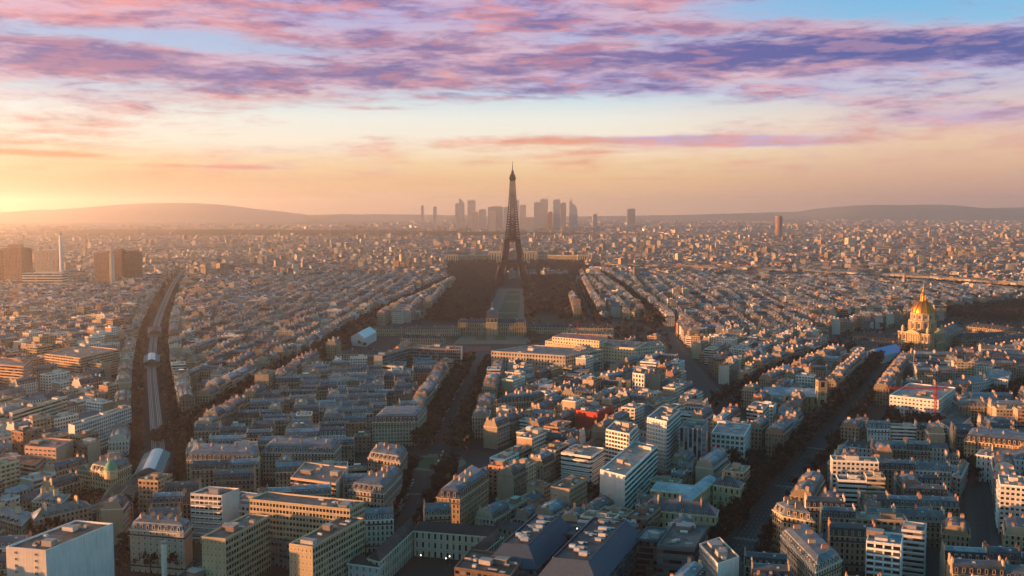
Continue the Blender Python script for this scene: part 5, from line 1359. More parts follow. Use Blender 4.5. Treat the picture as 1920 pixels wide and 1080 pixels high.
hero('classical_wing', 'short cream wing with a zinc roof pointing at the camera', 'hospital building', [(1268, 937), (1290, 943), (1345, 898)], 17, CREAM, 'hip', sL=(.38, .5, 0), sR=(.38, .5, 0), rt=lin((160, 172, 184)), bay=3.6, floor=5.3, hr=3, chim=0)
# white modern slabs of the middle
hero('white_slab', 'white slab with ribbon windows and a blank end wall', 'office block', [(1125, 882), (1172, 894), (1232, 838)], 28, (0.72, 0.768, 0.768), sL=(0, 0, 0), sR=(1, .52, 0), bay=4, floor=3.5, units=7, rt=GRAVEL[2])
hero('dark_low_block', 'dark windowed block joined to the blank end of the white slab', 'office block', [(1122, 893), (1152, 897), (1162, 880)], 20, lin((96, 100, 104)), sL=(.8, .6, 0), sR=(.6, .6, 0), units=3)
hero('terraced_block', 'white block stepped back in terraces, left of the ribbon-windowed slab', 'apartment building', [(1052, 850), (1108, 858), (1133, 842)], 24, (0.744, 0.744, 0.72), sL=(1, .45, 0), sR=(.9, .5, 0), units=6, balcony=7, rt=GRAVEL[0])
hero('balcony_tower', 'white tower with dark balconies and a sunlit left face', 'apartment tower', [(1136, 806), (1180, 815), (1196, 798)], 36, (0.768, 0.756, 0.72), sL=(.8, .6, 0), sR=(.8, .6, 0), balcony=12, units=6)
hero('balcony_tower', 'taller white tower with a blank front strip, second of the balcony towers', 'apartment tower', [(1213, 784), (1250, 792), (1275, 770)], 40, (0.744, 0.768, 0.768), sL=(.2, .5, 0), sR=(.85, .6, 0), balcony=13, units=7)
hero('striped_glass_tower', 'dark blue tower with white vertical stripes', 'office tower', [(1274, 804), (1316, 806), (1328, 790)], 34, lin((150, 164, 180)), sL=(.66, 1.0, 0), sR=(.66, 1.0, 0), bay=3.2, units=5)
hero('grid_office_block', 'white office block with a square window grid and two roof lanterns', 'office block', [(1334, 812), (1396, 818), (1408, 797)], 24, (0.792, 0.82, 0.82), sL=(.66, .6, 0), sR=(.5, .6, 0), bay=3.6, floor=4.2, units=4, rt=lin((120, 126, 134)), objwin='L', utone=(.6, .65, .7))
hero('red_block', 'long red-painted block with a cut corner', 'building', [(1080, 770), (1120, 776), (1148, 762)], 22, lin((176, 66, 48)), sL=(0, 0, 0), sR=(.4, .4, 0), tL=lin((186, 70, 50)), units=4)
hero('square_windowed_block', 'white block of large square windows over the middle rooftops', 'office block', [(1186, 700), (1208, 703), (1214, 692)], 33, (0.744, 0.792, 0.768), sL=(.6, .62, 0), sR=(.6, .62, 0), bay=4, floor=4, units=2)
hero('rounded_balcony_block', 'block with orange-lit curved balconies beside the wide avenue', 'apartment building', [(1400, 768), (1430, 772), (1442, 758)], 26, (.6, .56, .5), sL=(1, .5, 0), sR=(1, .5, 0), balcony=8, units=4)
# state offices and the Y-shaped building
r_, c_, l_ = hero('lit_office_range', 'long orange-lit office range with taller storeys at its left end', 'office block', [(1022, 640), (1190, 654), (1213, 643)], 29, lin((228, 208, 176)), sL=(.45, .42, 0), sR=(.5, .45, 0), bay=4, floor=4.2, units=7, rt=lin((140, 90, 80)))
u_ = [(x - c_[0], y - c_[1]) for x, y in inset(roofpoly([(1034, 631), (1124, 639), (1140, 632)], 38), 0.6)]
mb = MB(); mb.prism(u_, 29.2, 38, FAC, (*lin((228, 208, 176)), .4), 4, 4.4, (.45, .45, 0), toptone=lin((150, 84, 70))); mb.build('upper_storeys', r_)
hero('shaded_office_range', 'cream office range turning right from the orange-lit one', 'office block', [(1192, 654), (1246, 649), (1236, 640)], 28, lin((214, 200, 176)), sL=(.5, .5, 0), sR=(.5, .5, 0), bay=4, floor=4.2, units=4, rt=lin((110, 90, 84)))
hero('grey_office_range', 'long grey office range in front of the lit ones', 'office block', [(921, 659), (1060, 668), (1130, 656)], 30, lin((186, 176, 160)), sL=(.55, .55, 0), sR=(.55, .55, 0), bay=3.8, floor=4.2, units=8, rt=lin((96, 104, 104)))
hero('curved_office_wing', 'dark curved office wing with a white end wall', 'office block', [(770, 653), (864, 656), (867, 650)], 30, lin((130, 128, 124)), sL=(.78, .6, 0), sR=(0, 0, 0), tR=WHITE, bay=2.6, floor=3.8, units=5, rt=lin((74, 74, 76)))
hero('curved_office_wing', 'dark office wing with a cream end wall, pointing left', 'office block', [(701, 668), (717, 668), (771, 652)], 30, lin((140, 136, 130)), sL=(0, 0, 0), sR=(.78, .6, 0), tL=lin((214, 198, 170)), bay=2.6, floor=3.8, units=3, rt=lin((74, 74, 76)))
hero('pale_banded_block', 'pale block with four window bands before the curved offices', 'office block', [(705, 685), (756, 688), (762, 680)], 19, (.58, .56, .52), sL=(1, .4, 0), sR=(0, 0, 0), bay=3, floor=4.5, units=3)
hero('folded_roof_hall', 'small hall with an orange-lit folded roof beside the curved offices', 'hall', [(738, 654), (752, 657), (770, 642)], 14, lin((190, 120, 80)), 'gable', sL=(1, .4, 0), sR=(0, 0, 0), rt=lin((170, 110, 80)), hr=5)
# left bank of the picture
hero('banded_slab', 'long slab with white window bands, upper one left of the viaduct', 'apartment building', [(17, 775), (23, 776), (126, 745)], 26, lin((206, 196, 178)), sL=(0, 0, 0), sR=(1, .52, 0), bay=3, floor=3.1, units=6, rt=lin((120, 96, 84)))
hero('white_slab', 'long white slab with a window grid, lower one left of the viaduct', 'apartment building', [(128, 797), (140, 800), (246, 764)], 27, (0.744, 0.744, 0.708), sL=(0, 0, 0), sR=(.66, .55, 0), bay=3, floor=3.0, units=7, rt=lin((130, 116, 106)))
hero('balcony_block', 'brown block ringed by curved balconies at the left edge', 'apartment building', [(-30, 682), (44, 688), (58, 676)], 34, lin((180, 146, 120)), sL=(1, .5, 0), sR=(1, .5, 0), balcony=11, units=4)
hero('balcony_block', 'stepped beige block with balconies behind the curved one', 'apartment building', [(84, 664), (150, 672), (222, 656)], 30, lin((186, 160, 132)), sL=(.8, .55, 0), sR=(.8, .55, 0), balcony=10, units=5)
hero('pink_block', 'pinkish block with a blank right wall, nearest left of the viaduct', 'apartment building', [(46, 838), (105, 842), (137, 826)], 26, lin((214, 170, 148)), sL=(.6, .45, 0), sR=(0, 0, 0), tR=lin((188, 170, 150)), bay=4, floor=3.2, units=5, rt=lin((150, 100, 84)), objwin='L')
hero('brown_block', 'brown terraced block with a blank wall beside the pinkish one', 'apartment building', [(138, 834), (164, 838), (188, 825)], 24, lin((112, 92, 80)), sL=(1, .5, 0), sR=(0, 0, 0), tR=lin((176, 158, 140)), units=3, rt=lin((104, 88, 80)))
hero('terrace_range', 'low pink range of balconies under the pinkish block', 'apartment building', [(-10, 862), (66, 872), (80, 860)], 18, lin((206, 160, 138)), sL=(1, .5, 0), sR=(.5, .5, 0), balcony=6, units=3, rt=lin((150, 96, 80)))
r_, c_, l_ = hero('corner_house', 'ornate corner house with a green dome beside the viaduct', 'apartment building', [(168, 882), (208, 890), (246, 872)], 23, lin((196, 176, 140)), 'mansard', rt=ZINC[1], bay=2.6, floor=3.3, chim=4, hr=4.5)
k_ = min(range(4), key=lambda i: l_[i][1]); mb = MB(); p_ = np.array(l_[k_]) * .9
mb.lathe([(4.2, 20), (4.2, 25), (4.6, 25.3), (4.2, 26)], 14, p_, PLAIN, lin((196, 176, 140))); mb.build('corner_turret', r_); mb = MB(); mb.lathe([(4.1, 26), (3.8, 28), (2.8, 30), (1.2, 31.4), (.2, 32.5)], 14, p_, PLAIN, lin((96, 150, 118))); mb.build('green_dome', r_, smooth=True)
for pix, lab, tn, rt in (([(350, 862), (480, 866), (486, 846)], 'long ornate stone block facing the viaduct station, blue-grey roof', STONE[0], ZINC[3]), ([(492, 848), (626, 850), (640, 834)], 'ornate stone block with a red corner dome, across from the station', STONE[4], ZINC[1]),
                         ([(698, 792), (783, 790), (800, 770)], 'stone block with many balconies facing the round lawn', STONE[2], SLATE[0]), ([(926, 757), (1000, 752), (1023, 742)], 'stone block with dark mansard on the right above the lawn', STONE[1], SLATE[1])):
    hero('ornate_block', lab, 'apartment building', pix, 21, tn, 'mansard', rt=rt, bay=2.5, floor=3.2, chim=5, hr=4.6)
hero('white_gabled_block', 'white block with a blank right gable and balconies above the railway bend', 'apartment building', [(357, 927), (416, 931), (449, 918)], 30, (0.768, 0.744, 0.696), sL=(.85, .55, 0), sR=(0, 0, 0), tR=(.74, .74, .72), balcony=9, units=4, rt=lin((110, 84, 74)))
hero('pale_stepped_block', 'pale house with tall chimneys between two white ones', 'apartment building', [(428, 945), (468, 950), (490, 928)], 20, (.6, .6, .58), 'flat', sL=(.6, .5, 0), sR=(0, 0, 0), balcony=6, units=4)
hero('court_facade_block', 'pale rear facade of folded bays above dark courtyard trees', 'apartment building', [(243, 992), (345, 1000), (360, 984)], 24, lin((190, 182, 166)), 'mansard', sL=(.2, .4, 0), sR=(0, 0, 0), tR=lin((200, 160, 134)), rt=ZINC[2], chim=5, bay=3.6)
for pix, lab in (([(60, 940), (112, 946), (130, 928)], 'zinc-roofed old block left of the railway bend'), ([(64, 975), (172, 950), (160, 940)], 'low cream row with dormers below the bend of the railway'), ([(-20, 968), (40, 985), (62, 962)], 'brown-walled hall with a long dark roof at the left edge')):
    hero('old_block', lab, 'apartment building', pix, 15, pick(STONE), 'hip', rt=pick(ZINC), chim=3, hr=4.5, bay=2.8)
# round lawn corner blocks
hero('wedge_block', 'wedge-shaped block with an orange-lit prow left of the wide tree avenue', 'apartment building', [(655, 918), (720, 926), (754, 890), (736, 880)], 23, lin((180, 172, 160)), 'mansard', rt=ZINC[1], bay=2.5, floor=3.2, chim=5, hr=4.5)
hero('lit_balcony_block', 'block with orange-lit balconies and a blank white gable behind the beige slabs', 'apartment building', [(545, 897), (630, 908), (652, 878)], 24, lin((206, 178, 150)), sL=(1, .5, 0), sR=(0, 0, 0), tR=(.66, .65, .62), balcony=8, units=6, rt=GRAVEL[1])
hero('prow_block', 'stone block with a rounded orange-lit prow right of the wide tree avenue', 'apartment building', [(819, 932), (862, 936), (916, 898), (884, 880)], 25, lin((176, 152, 124)), 'mansard', rt=SLATE[0], bay=2.5, floor=3.2, chim=5, hr=4.6)
hero('avenue_block', 'stone block along the far left of the tree avenue, zinc roof', 'apartment building', [(690, 858), (750, 868), (764, 848)], 23, STONE[3], 'mansard', rt=ZINC[0], chim=4, hr=4.4)
# right half
ch, cc, cl_ = hero('long_church', 'long church with a pale zinc roof, arched windows and a tower at its right end', 'church', [(1428, 740), (1534, 744), (1540, 732)], 17, lin((168, 148, 116)), 'gable', sL=(.4, .7, 0), sR=(.3, .6, 0), rt=lin((150, 164, 178)), bay=5.5, floor=9, hr=5)
mb = MB(); p_ = max(cl_, key=lambda p: p[0] - p[1]); mb.box((p_[0] + 3, p_[1], -1, 34), (4.5, 4.5), FAC, (*lin((178, 156, 122)), .3), uvn=(1, 1, 4), sty=(.4, .6, 0)); mb.box((p_[0] + 3, p_[1], 34, 37), (4.8, 4.8), ROOF, SLATE[0], taper=(.1, .1)); mb.build('bell_tower', ch)
hero('white_office_block', 'white modern office block with window bands round a roof court', 'office block', [(1668, 742), (1760, 752), (1792, 728)], 24, (0.792, 0.792, 0.756), sL=(.55, .42, 0), sR=(.55, .42, 0), bay=3.4, floor=3.6, units=9, rt=GRAVEL[2], objwin=None)
hero('pale_wing', 'long pale wing with a blue-grey roof by the dark gardens, lower part', 'school', [(1765, 722), (1845, 716), (1895, 700)], 15, (.58, .62, .64), 'hip', sL=(.4, .5, 0), sR=(.4, .5, 0), rt=ZINC[0], floor=3.8, hr=3.5, chim=3)
hero('pale_wing', 'pale pavilion with a hipped zinc roof at the right of the dark gardens', 'school', [(1846, 706), (1890, 712), (1895, 697)], 17, (.58, .62, .64), 'hip', sL=(.4, .5, 0), sR=(.4, .5, 0), rt=ZINC[2], floor=3.8, hr=3.5, chim=2)
hero('white_seminary', 'long white five-storey range with a grey roof and dormers at the right edge', 'school', [(1831, 852), (1960, 868), (1966, 858)], 20, (0.744, 0.78, 0.792), 'hip', sL=(.32, .55, 0), sR=(.3, .5, 0), rt=ZINC[1], bay=3.2, floor=4, hr=5, chim=3)
for a, b, c2, lab in (([1580, 836], [1640, 843], [1650, 832], 'pale low range with round dormers at the corner of the wide avenue'), ([1644, 838], [1718, 848], [1724, 838], 'white low range with five round dormers, second along the lane'), ([1742, 795], [1788, 806], [1820, 782], 'white windowless hall with a dark pitched roof')):
    hero('low_range', lab, 'house', [a, b, c2], 11, (0.72, 0.744, 0.744), 'hip' if lab[0] == 'p' or 'five' in lab else 'gable', sL=(.36, .55, 0) if 'windowless' not in lab else (0, 0, 0), sR=(.3, .5, 0) if 'windowless' not in lab else (0, 0, 0), rt=SLATE[1], hr=4, floor=3.6, chim=2)
for a, b, c2, lab in (([1560, 858], [1566, 868], [1800, 882], 'long zinc-roofed range closing the school court at the back'), ([1552, 868], [1566, 872], [1590, 838], 'narrow zinc range on the left of the school court'), ([1786, 892], [1802, 896], [1816, 868], 'narrow zinc range on the right of the school court'), ([1650, 876], [1656, 884], [1712, 880], 'pale zinc hall in the middle of the school court')):
    hero('court_range', lab, 'school', [a, b, c2], 14, lin((186, 192, 190)), 'hip', rt=ZINC[2], hr=3, chim=2, floor=3.8, group='zinc ranges of the school court')
hero('white_balcony_block', 'tall white block with long balconies, largest at the bottom right', 'apartment building', [(1624, 1016), (1690, 1024), (1694, 1004)], 31, (0.768, 0.82, 0.82), sL=(.8, .6, 0), sR=(0, 0, 0), bay=4, floor=3.0, balcony=10, units=5, rt=lin((104, 120, 138)))
hero('white_balcony_block', 'slimmer white block with window bands behind the largest white one', 'apartment building', [(1690, 994), (1734, 999), (1738, 984)], 29, (.58, .60, .60), sL=(1, .5, 0), sR=(0, 0, 0), floor=3.0, units=4, rt=GRAVEL[0])
hero('lit_corner_block', 'stone corner block lit orange along the wide avenue at bottom', 'apartment building', [(1449, 955), (1468, 967), (1526, 978), (1500, 950)], 23, lin((204, 180, 146)), 'mansard', rt=ZINC[3], bay=2.5, floor=3.2, chim=4, hr=4.5)
hero('lit_corner_block', 'cream flat-roofed corner block with red chimneys below the stone one', 'apartment building', [(1464, 1003), (1530, 1072), (1578, 1050), (1512, 988)], 23, lin((206, 194, 172)), 'mansard', sL=(.4, .6, 0), rt=ZINC[0], bay=2.5, floor=3.2, chim=4, hr=3.5)
hero('lit_row_block', 'orange-lit row of dormered stone houses at the right edge', 'apartment building', [(1808, 826), (1950, 840), (1955, 825)], 21, lin((208, 178, 138)), 'mansard', rt=SLATE[2], bay=2.5, floor=3.2, chim=5, hr=4.6)
# green-striped covered courts
root = empty('covered_court', (*P(640, 690), 0), .1, 'tennis court hall with green and white arched ribs', 'sports hall')
block_poly([P(600, 702), P(680, 702), P(684, 676), P(612, 676)])
D0 = P(640, 690)[1]; mb = MB(); mb.box((0, 4, 0, 5), (22, 24), PLAIN, lin((40, 80, 66)), taper=(.9, .9)); mb.build('hall', root)
for k in range(8):
    mb = MB(); x = -20 + k * 5.7
    pt = [(x, 4 - 24 * math.cos(a), 1 + 6.0 * math.sin(a)) for a in np.linspace(0, math.pi, 9)]
    for a, b in zip(pt[:-1], pt[1:]): mb.bar(a, b, .45, PLAIN, lin((110, 190, 160)))
    mb.build('arched_rib', root)

# ------------------------------------------------------------------ the city's ordinary houses
HAUS, MIXD, MODN = (.86, .08, .06), (.52, .30, .18), (.28, .46, .26)


def side_rows(key, label, mix, off=None, depth=14.5, rev=False):
    pts, w = AV[key]
    for sgn, side in ((1, 'left'), (-1, 'right')):
        row_line(label, side, pts, sgn * ((w / 2 if off is None else off) + .6), depth, mix)


side_rows('viaduct', 'viaduct boulevard', MIXD)
side_rows('park_side', 'park-side street', HAUS)
side_rows('roundabout', 'round-lawn avenue', HAUS)
side_rows('wide', 'wide dome avenue', HAUS)
side_rows('diagonal', 'long diagonal avenue', HAUS)
side_rows('parallel', 'park-edge avenue', HAUS)
side_rows('cross', 'tree-lined cross street', HAUS)
side_rows('narrow', 'white-slab street', MODN)
side_rows('side', 'narrow right-edge street', HAUS)

row_line('far river quay', 'left', RIV[2:], 84, 20, (.75, .2, .05), 16, 38)
row_line('near river quay', 'right', RIV[2:], -84, 16, (.8, .2, 0), 20, 40)


def ang(a, b):
    p, q = P(*a), P(*b); return math.atan2(q[1] - p[1], q[0] - p[0])


def left_of(key, side):
    """whether a point lies to the left (+1) or right (-1) of an avenue"""
    pts = AV[key][0]
    def f(c):
        k = min(range(len(pts) - 1), key=lambda i: math.dist(c, pts[i])); a, b = np.array(pts[k]), np.array(pts[k + 1])
        return side * ((b - a)[0] * (c - a)[1] - (b - a)[1] * (c - a)[0]) > 0
    return f


lv, rv, ls, rs, lr, rr, lw, rw_, ld, rd = [left_of(k, s) for k in ('viaduct', 'park_side', 'roundabout', 'wide', 'diagonal') for s in (1, -1)]
fill_grid(P(120, 780), ang((20, 806), (240, 757)), 700, 95, 46, 13, (.38, .37, .25), 'quarter left of the viaduct', keep=lambda c: lv(c) and c[1] < 1700, ymin=430)
fill_grid(P(480, 680), ang((452, 757), (600, 668)), 800, 90, 48, 12, (.62, .20, .18), 'quarter right of the viaduct', keep=lambda c: rv(c) and ls(c) and c[1] < 1750)
fill_grid(P(640, 800), ang((380, 880), (700, 868)), 520, 84, 40, 11, HAUS, 'quarter by the round lawn', keep=lambda c: rs(c) and lr(c) and c[1] < 1330, ymin=470)
fill_grid(P(1050, 800), ang((1090, 770), (1190, 726)), 620, 80, 44, 12, (.50, .34, .16), 'quarter between both avenues', keep=lambda c: rr(c) and lw(c) and c[1] < 1500, ymin=430)
fill_grid(P(1700, 920), ang((1520, 885), (1770, 897)), 620, 92, 40, 12, HAUS, 'quarter of zinc roofs', keep=lambda c: rw_(c) and c[1] < 1330, ymin=430)
fill_grid(P(1400, 640), ang((1286, 685), (1352, 770)), 900, 88, 46, 12, (.72, .16, .12), 'quarter before the golden dome', keep=lambda c: rd(c) and (rw_(c) or lw(c)) and c[1] < 2600 and c[1] > 1050)
fill_grid(P(1130, 570), ang((1118, 514), (1195, 572)), 700, 84, 44, 12, HAUS, 'quarter beside the park', keep=lambda c: c[1] > 1500 and c[1] < 2700)
fill_grid(P(560, 570), ang((715, 594), (850, 526)), 900, 90, 48, 12, (.6, .25, .15), 'quarter before the towers', keep=lambda c: c[1] > 1500 and c[1] < 2700 and c[0] < 0)
fill_grid(P(100, 600), ang((20, 806), (240, 757)), 1500, 95, 48, 14, (.4, .38, .22), 'quarter before the towers', keep=lambda c: c[1] > 1450 and c[1] < 2700)
fill_grid(P(1500, 560), .35, 1700, 90, 50, 13, (.75, .15, .1), 'quarter along the river', keep=lambda c: c[1] > 1450 and c[1] < 2750)

# choose the houses that show largest as objects of their own
for r in BUILD:
    px, py = proj(r['x'], r['y'], r['h']); bx, by = proj(r['x'], r['y'], 3.0)
    r['px'], r['py'] = px, py
    m = r['L'] / r['y'] * FPX * .4
    r['seen'] = -m < px < 1920 + m and py < 1075 and r['y'] > 380
    r['size'] = (r['L'] * abs(math.cos(r['th'])) + r['W'] * abs(math.sin(r['th']))) * (r['h'] + r['hm'] + 6) / r['y'] ** 2
order = sorted([r for r in BUILD if r['seen']], key=lambda r: -r['size'])
SINGLE = [r for r in order if r['kind'] != 9][:286]
ids = {id(r) for r in SINGLE}
mass = MB()
rest = [r for r in BUILD if id(r) not in ids and r['y'] > 380]
groups = {}
for r in rest:
    lod = 2 if r['y'] < 1000 else (1 if r['y'] < 1900 else 0)
    nd = n_dorm(r) if lod else 0
    groups.setdefault((r['kind'], lod, nd), []).append(r)
for (k, lod, nd), rs_ in groups.items(): into_mass(mass, arrays(rs_), KIND[k], lod, nd)
FARKEEP.append(lambda x, y: (y > 10500) & (x < -1500))
for y0, y1, cell, L, W, hm in ((2650, 4200, 430, 24, 15, 17), (4200, 6600, 700, 32, 18, 17), (6600, 9400, 1250, 44, 22, 17), (9400, 13600, 2600, 60, 28, 16)):
    R, kd = far_fill(y0, y1, cell, L, W, hm, '')
    for kk, lo_, hi_ in (('mansard', 0, .6), ('simple', .6, 1.01)):
        mk = (kd >= lo_) & (kd < hi_)
        into_mass(mass, {k: v[mk] for k, v in R.items()}, kk if y0 < 4000 else 'simple', 0, 0)
o = mass.build('distant_houses'); o['kind'] = 'stuff'

# ---- names and labels of the single houses
WORDS = {}
for t in STONE: WORDS[t] = 'buff stone'
for t in PALE: WORDS[t] = 'off-white'
for t in WARM: WORDS[t] = 'warm beige'
for t in BRICK: WORDS[t] = 'red brick'
RW = {}
for t in ZINC: RW[t] = 'zinc-grey'
for t in SLATE: RW[t] = 'dark slate'
for t in GRAVEL: RW[t] = 'flat gravel'
for t in TILE: RW[t] = 'red tiled'
ORD = ['first', 'second', 'third', 'fourth', 'fifth', 'sixth', 'seventh', 'eighth', 'ninth', 'tenth', 'eleventh', 'twelfth', 'thirteenth', 'fourteenth', 'fifteenth', 'sixteenth', 'seventeenth', 'eighteenth', 'nineteenth', 'twentieth']


def ordinal(n):
    if n <= 20: return ORD[n - 1]
    t = ['', '', 'twenty', 'thirty', 'forty', 'fifty', 'sixty', 'seventy', 'eighty', 'ninety'][n // 10 % 10]
    return (t + '-' + ORD[n % 10 - 1]) if n % 10 else t[:-1] + 'ieth'


byrow = {}
for r in SINGLE: byrow.setdefault((r['row'][0], r['row'][1]), []).append(r)
for (nm, side), rs_ in byrow.items():
    if side:
        rs_.sort(key=lambda r: r['row'][2])
        for k, r in enumerate(rs_):
            fl = int(round(r['h'] / r['fh']))
            across = 'cross' in nm or 'river' in nm
            w = f"{WORDS[r['tbase']]} {'mansard' if r['kind'] == 0 else 'flat' if r['kind'] == 1 else 'gabled'} block, {ordinal(k + 1)} from the {'left' if across else 'near'} end, {({'left': 'far', 'right': 'near'}[side] if across else side)} side of the {nm}"
            r['label'] = w; r['group'] = f'houses lining the {nm}'
    else:
        # inside a quarter: rank from the near edge, within houses of one look
        looks = {}
        for r in sorted(rs_, key=lambda r: -r['py']):
            lk = (WORDS[r['tbase']], RW.get(r['rbase'], 'grey'), r['kind'])
            looks.setdefault(lk, []).append(r)
        for (tw, rw2, kd), ms in looks.items():
            for k, r in enumerate(ms):
                what = ('house, ' + rw2 + ' mansard' if kd == 0 else 'block, ' + rw2 + ' roof' if kd == 1 else 'gabled house, ' + rw2 + ' roof')
                r['label'] = f"{tw} {what}, {(ordinal(k + 1) + ' nearest') if k else 'nearest'} such in the {nm}"
                r['group'] = f'houses of the {nm}'
for r in SINGLE:
    make_single(r, ('apartment_building', 'office_block', 'gabled_house')[r['kind']], r['label'], r['group'], ('apartment building', 'modern block', 'house')[r['kind']], n_dorm(r))

# ------------------------------------------------------------------ trees
def mat_leaf(name, c):
    m = bpy.data.materials.new(name); m.use_nodes = True; T = NT(m.node_tree); b = T.n['Principled BSDF']
    g = T.new('ShaderNodeNewGeometry'); n = T.noise(g.outputs['Position'], .12, 3, .6); oi = T.new('ShaderNodeObjectInfo'); r = T.mul(T.add(T.mul(g.outputs['Random Per Island'], .9), T.mul(n, .9)), T.add(.55, T.mul(oi.outputs['Random'], .9)))
    mm = T.new('ShaderNodeMix', data_type='RGBA', blend_type='MULTIPLY'); mm.inputs[0].default_value = 1; mm.inputs[6].default_value = (*c, 1); T.l.new(r, mm.inputs[7])
    T.l.new(mm.outputs[2], b.inputs['Base Color']); b.inputs['Roughness'].default_value = .9; b.inputs['Specular IOR Level'].default_value = .2; MATS[name] = m
mat_leaf('twigs', (.032, .028, .025)); mat_leaf('evergreen', (.016, .026, .017)); mat_leaf('russet_leaves', (.10, .035, .02))


def crown(n, r, h, z0, size, seed):
    """loose crown of small leaf or twig clumps round a few boughs: arrays of triangles"""
    g = np.random.default_rng(seed); k = 9
    bc = np.stack([g.normal(0, r * .42, k), g.normal(0, r * .42, k), z0 + h * g.uniform(.25, .85, k)], 1); br = g.uniform(.30, .52, k) * r
    w = g.integers(k, size=n); d = g.normal(size=(n, 3)); d /= np.linalg.norm(d, axis=1)[:, None]
    c = bc[w] + d * (br[w] * g.uniform(.45, 1.05, n))[:, None]
    a = g.normal(size=(n, 3)); a /= np.linalg.norm(a, axis=1)[:, None]; b = np.cross(a, g.normal(size=(n, 3))); b /= np.linalg.norm(b, axis=1)[:, None]
    s = size * g.uniform(.6, 1.4, n)[:, None]
    return np.stack([c + a * s, c - a * s * .6 + b * s * .7, c - a * s * .6 - b * s * .7], 1)


def tri_mesh(name, T_, mat):
    mb = MB(); V = T_.reshape(-1, 3); mb.add(V, np.arange(len(V)).reshape(-1, 3), None, 0); return mb.mesh(name, [mat])


def trunk_mesh(h, seed):
    g = random.Random(seed); mb = MB(); mb.bar((0, 0, 0), (0, 0, h * .42), .28, 0, r2=.2)
    for k in range(5):
        t = k * 1.257 + g.random(); q = (math.cos(t) * h * .16, math.sin(t) * h * .16, h * g.uniform(.62, .8)); mb.bar((0, 0, h * g.uniform(.3, .42)), q, .15, 0, r2=.06)
        mb.bar(q, (q[0] * 1.5, q[1] * 1.5, q[2] + h * .12), .07, 0, r2=.03)
    return mb.mesh('trunk', ['bark'])


PROTO = []
for k, (mt, nn) in enumerate((('twigs', 420), ('twigs', 380), ('twigs', 420), ('evergreen', 520), ('russet_leaves', 420))):
    PROTO.append((trunk_mesh(12, k), tri_mesh('crown', crown(nn, 4.6, 9.0, 3.4, .62, 40 + k), mt)))
SPOTS = []          # x, y, size, kind, group, label
for key, offs, gname in (('roundabout', (-19, -12, 12, 19), 'round-lawn avenue'), ('wide', (-15, 11, 15), 'wide dome avenue'), ('viaduct', (-17.5, 17.5), 'viaduct boulevard'), ('park_side', (-12, 12), 'park-side street'),
                         ('diagonal', (-13, -9.5, 9.5, 13), 'long diagonal avenue'), ('cross', (-10, 10), 'tree-lined cross street'), ('parallel', (-11, 11), 'park-edge avenue'), ('back', (-12, 0, 12), 'esplanade behind the dome')):
    pts, w = AV[key]; T = plen(pts)
    for oi, off in enumerate(offs):
        s = 5.0; k = 0
        while s < T - 3:
            p, d = along(pts, s); s += 7.6 + rng.uniform(-1, 2); q = p + np.array((-d[1], d[0])) * off
            if math.dist(q, RC) < 30 or rng.random() < .12: continue
            k += 1; side = 'left' if off > 0 else 'right'
            SPOTS.append((q[0], q[1], rng.uniform(.9, 1.35), int(rng.choice([0, 1, 2, 4], p=[.33, .33, .32, .02])), gname, side, k, oi))


def scatter(poly, n, avoid=None):
    p = np.array(poly); lo, hi = p.min(0), p.max(0); X = rng.uniform(lo[0], hi[0], n); Y = rng.uniform(lo[1], hi[1], n); ins = np.zeros(n, bool)
    for i in range(len(p)):
        x1, y1 = p[i]; x2, y2 = p[(i + 1) % len(p)]
        if y1 != y2: ins ^= ((y1 > Y) != (y2 > Y)) & (X < (x2 - x1) * (Y - y1) / (y2 - y1) + x1)
    return X[ins], Y[ins]


WILD = []           # x, y, size of trees that merge into woods
for gi, g in enumerate(GARDENS):
    A = abs(sum(g[i][0] * g[(i + 1) % len(g)][1] - g[(i + 1) % len(g)][0] * g[i][1] for i in range(len(g)))) / 2; bb = np.array(g); box = np.prod(bb.max(0) - bb.min(0))
    X, Y = scatter(g, int(box / 75))
    for j, (x, y) in enumerate(zip(X, Y)):
        if y < 1020: SPOTS.append((x, y, rng.uniform(.7, 1.25), int(rng.choice([0, 1, 3], p=[.4, .35, .25])), f'dark garden {gi}', '', j, 0))
        else: WILD.append((x, y, 1.0))
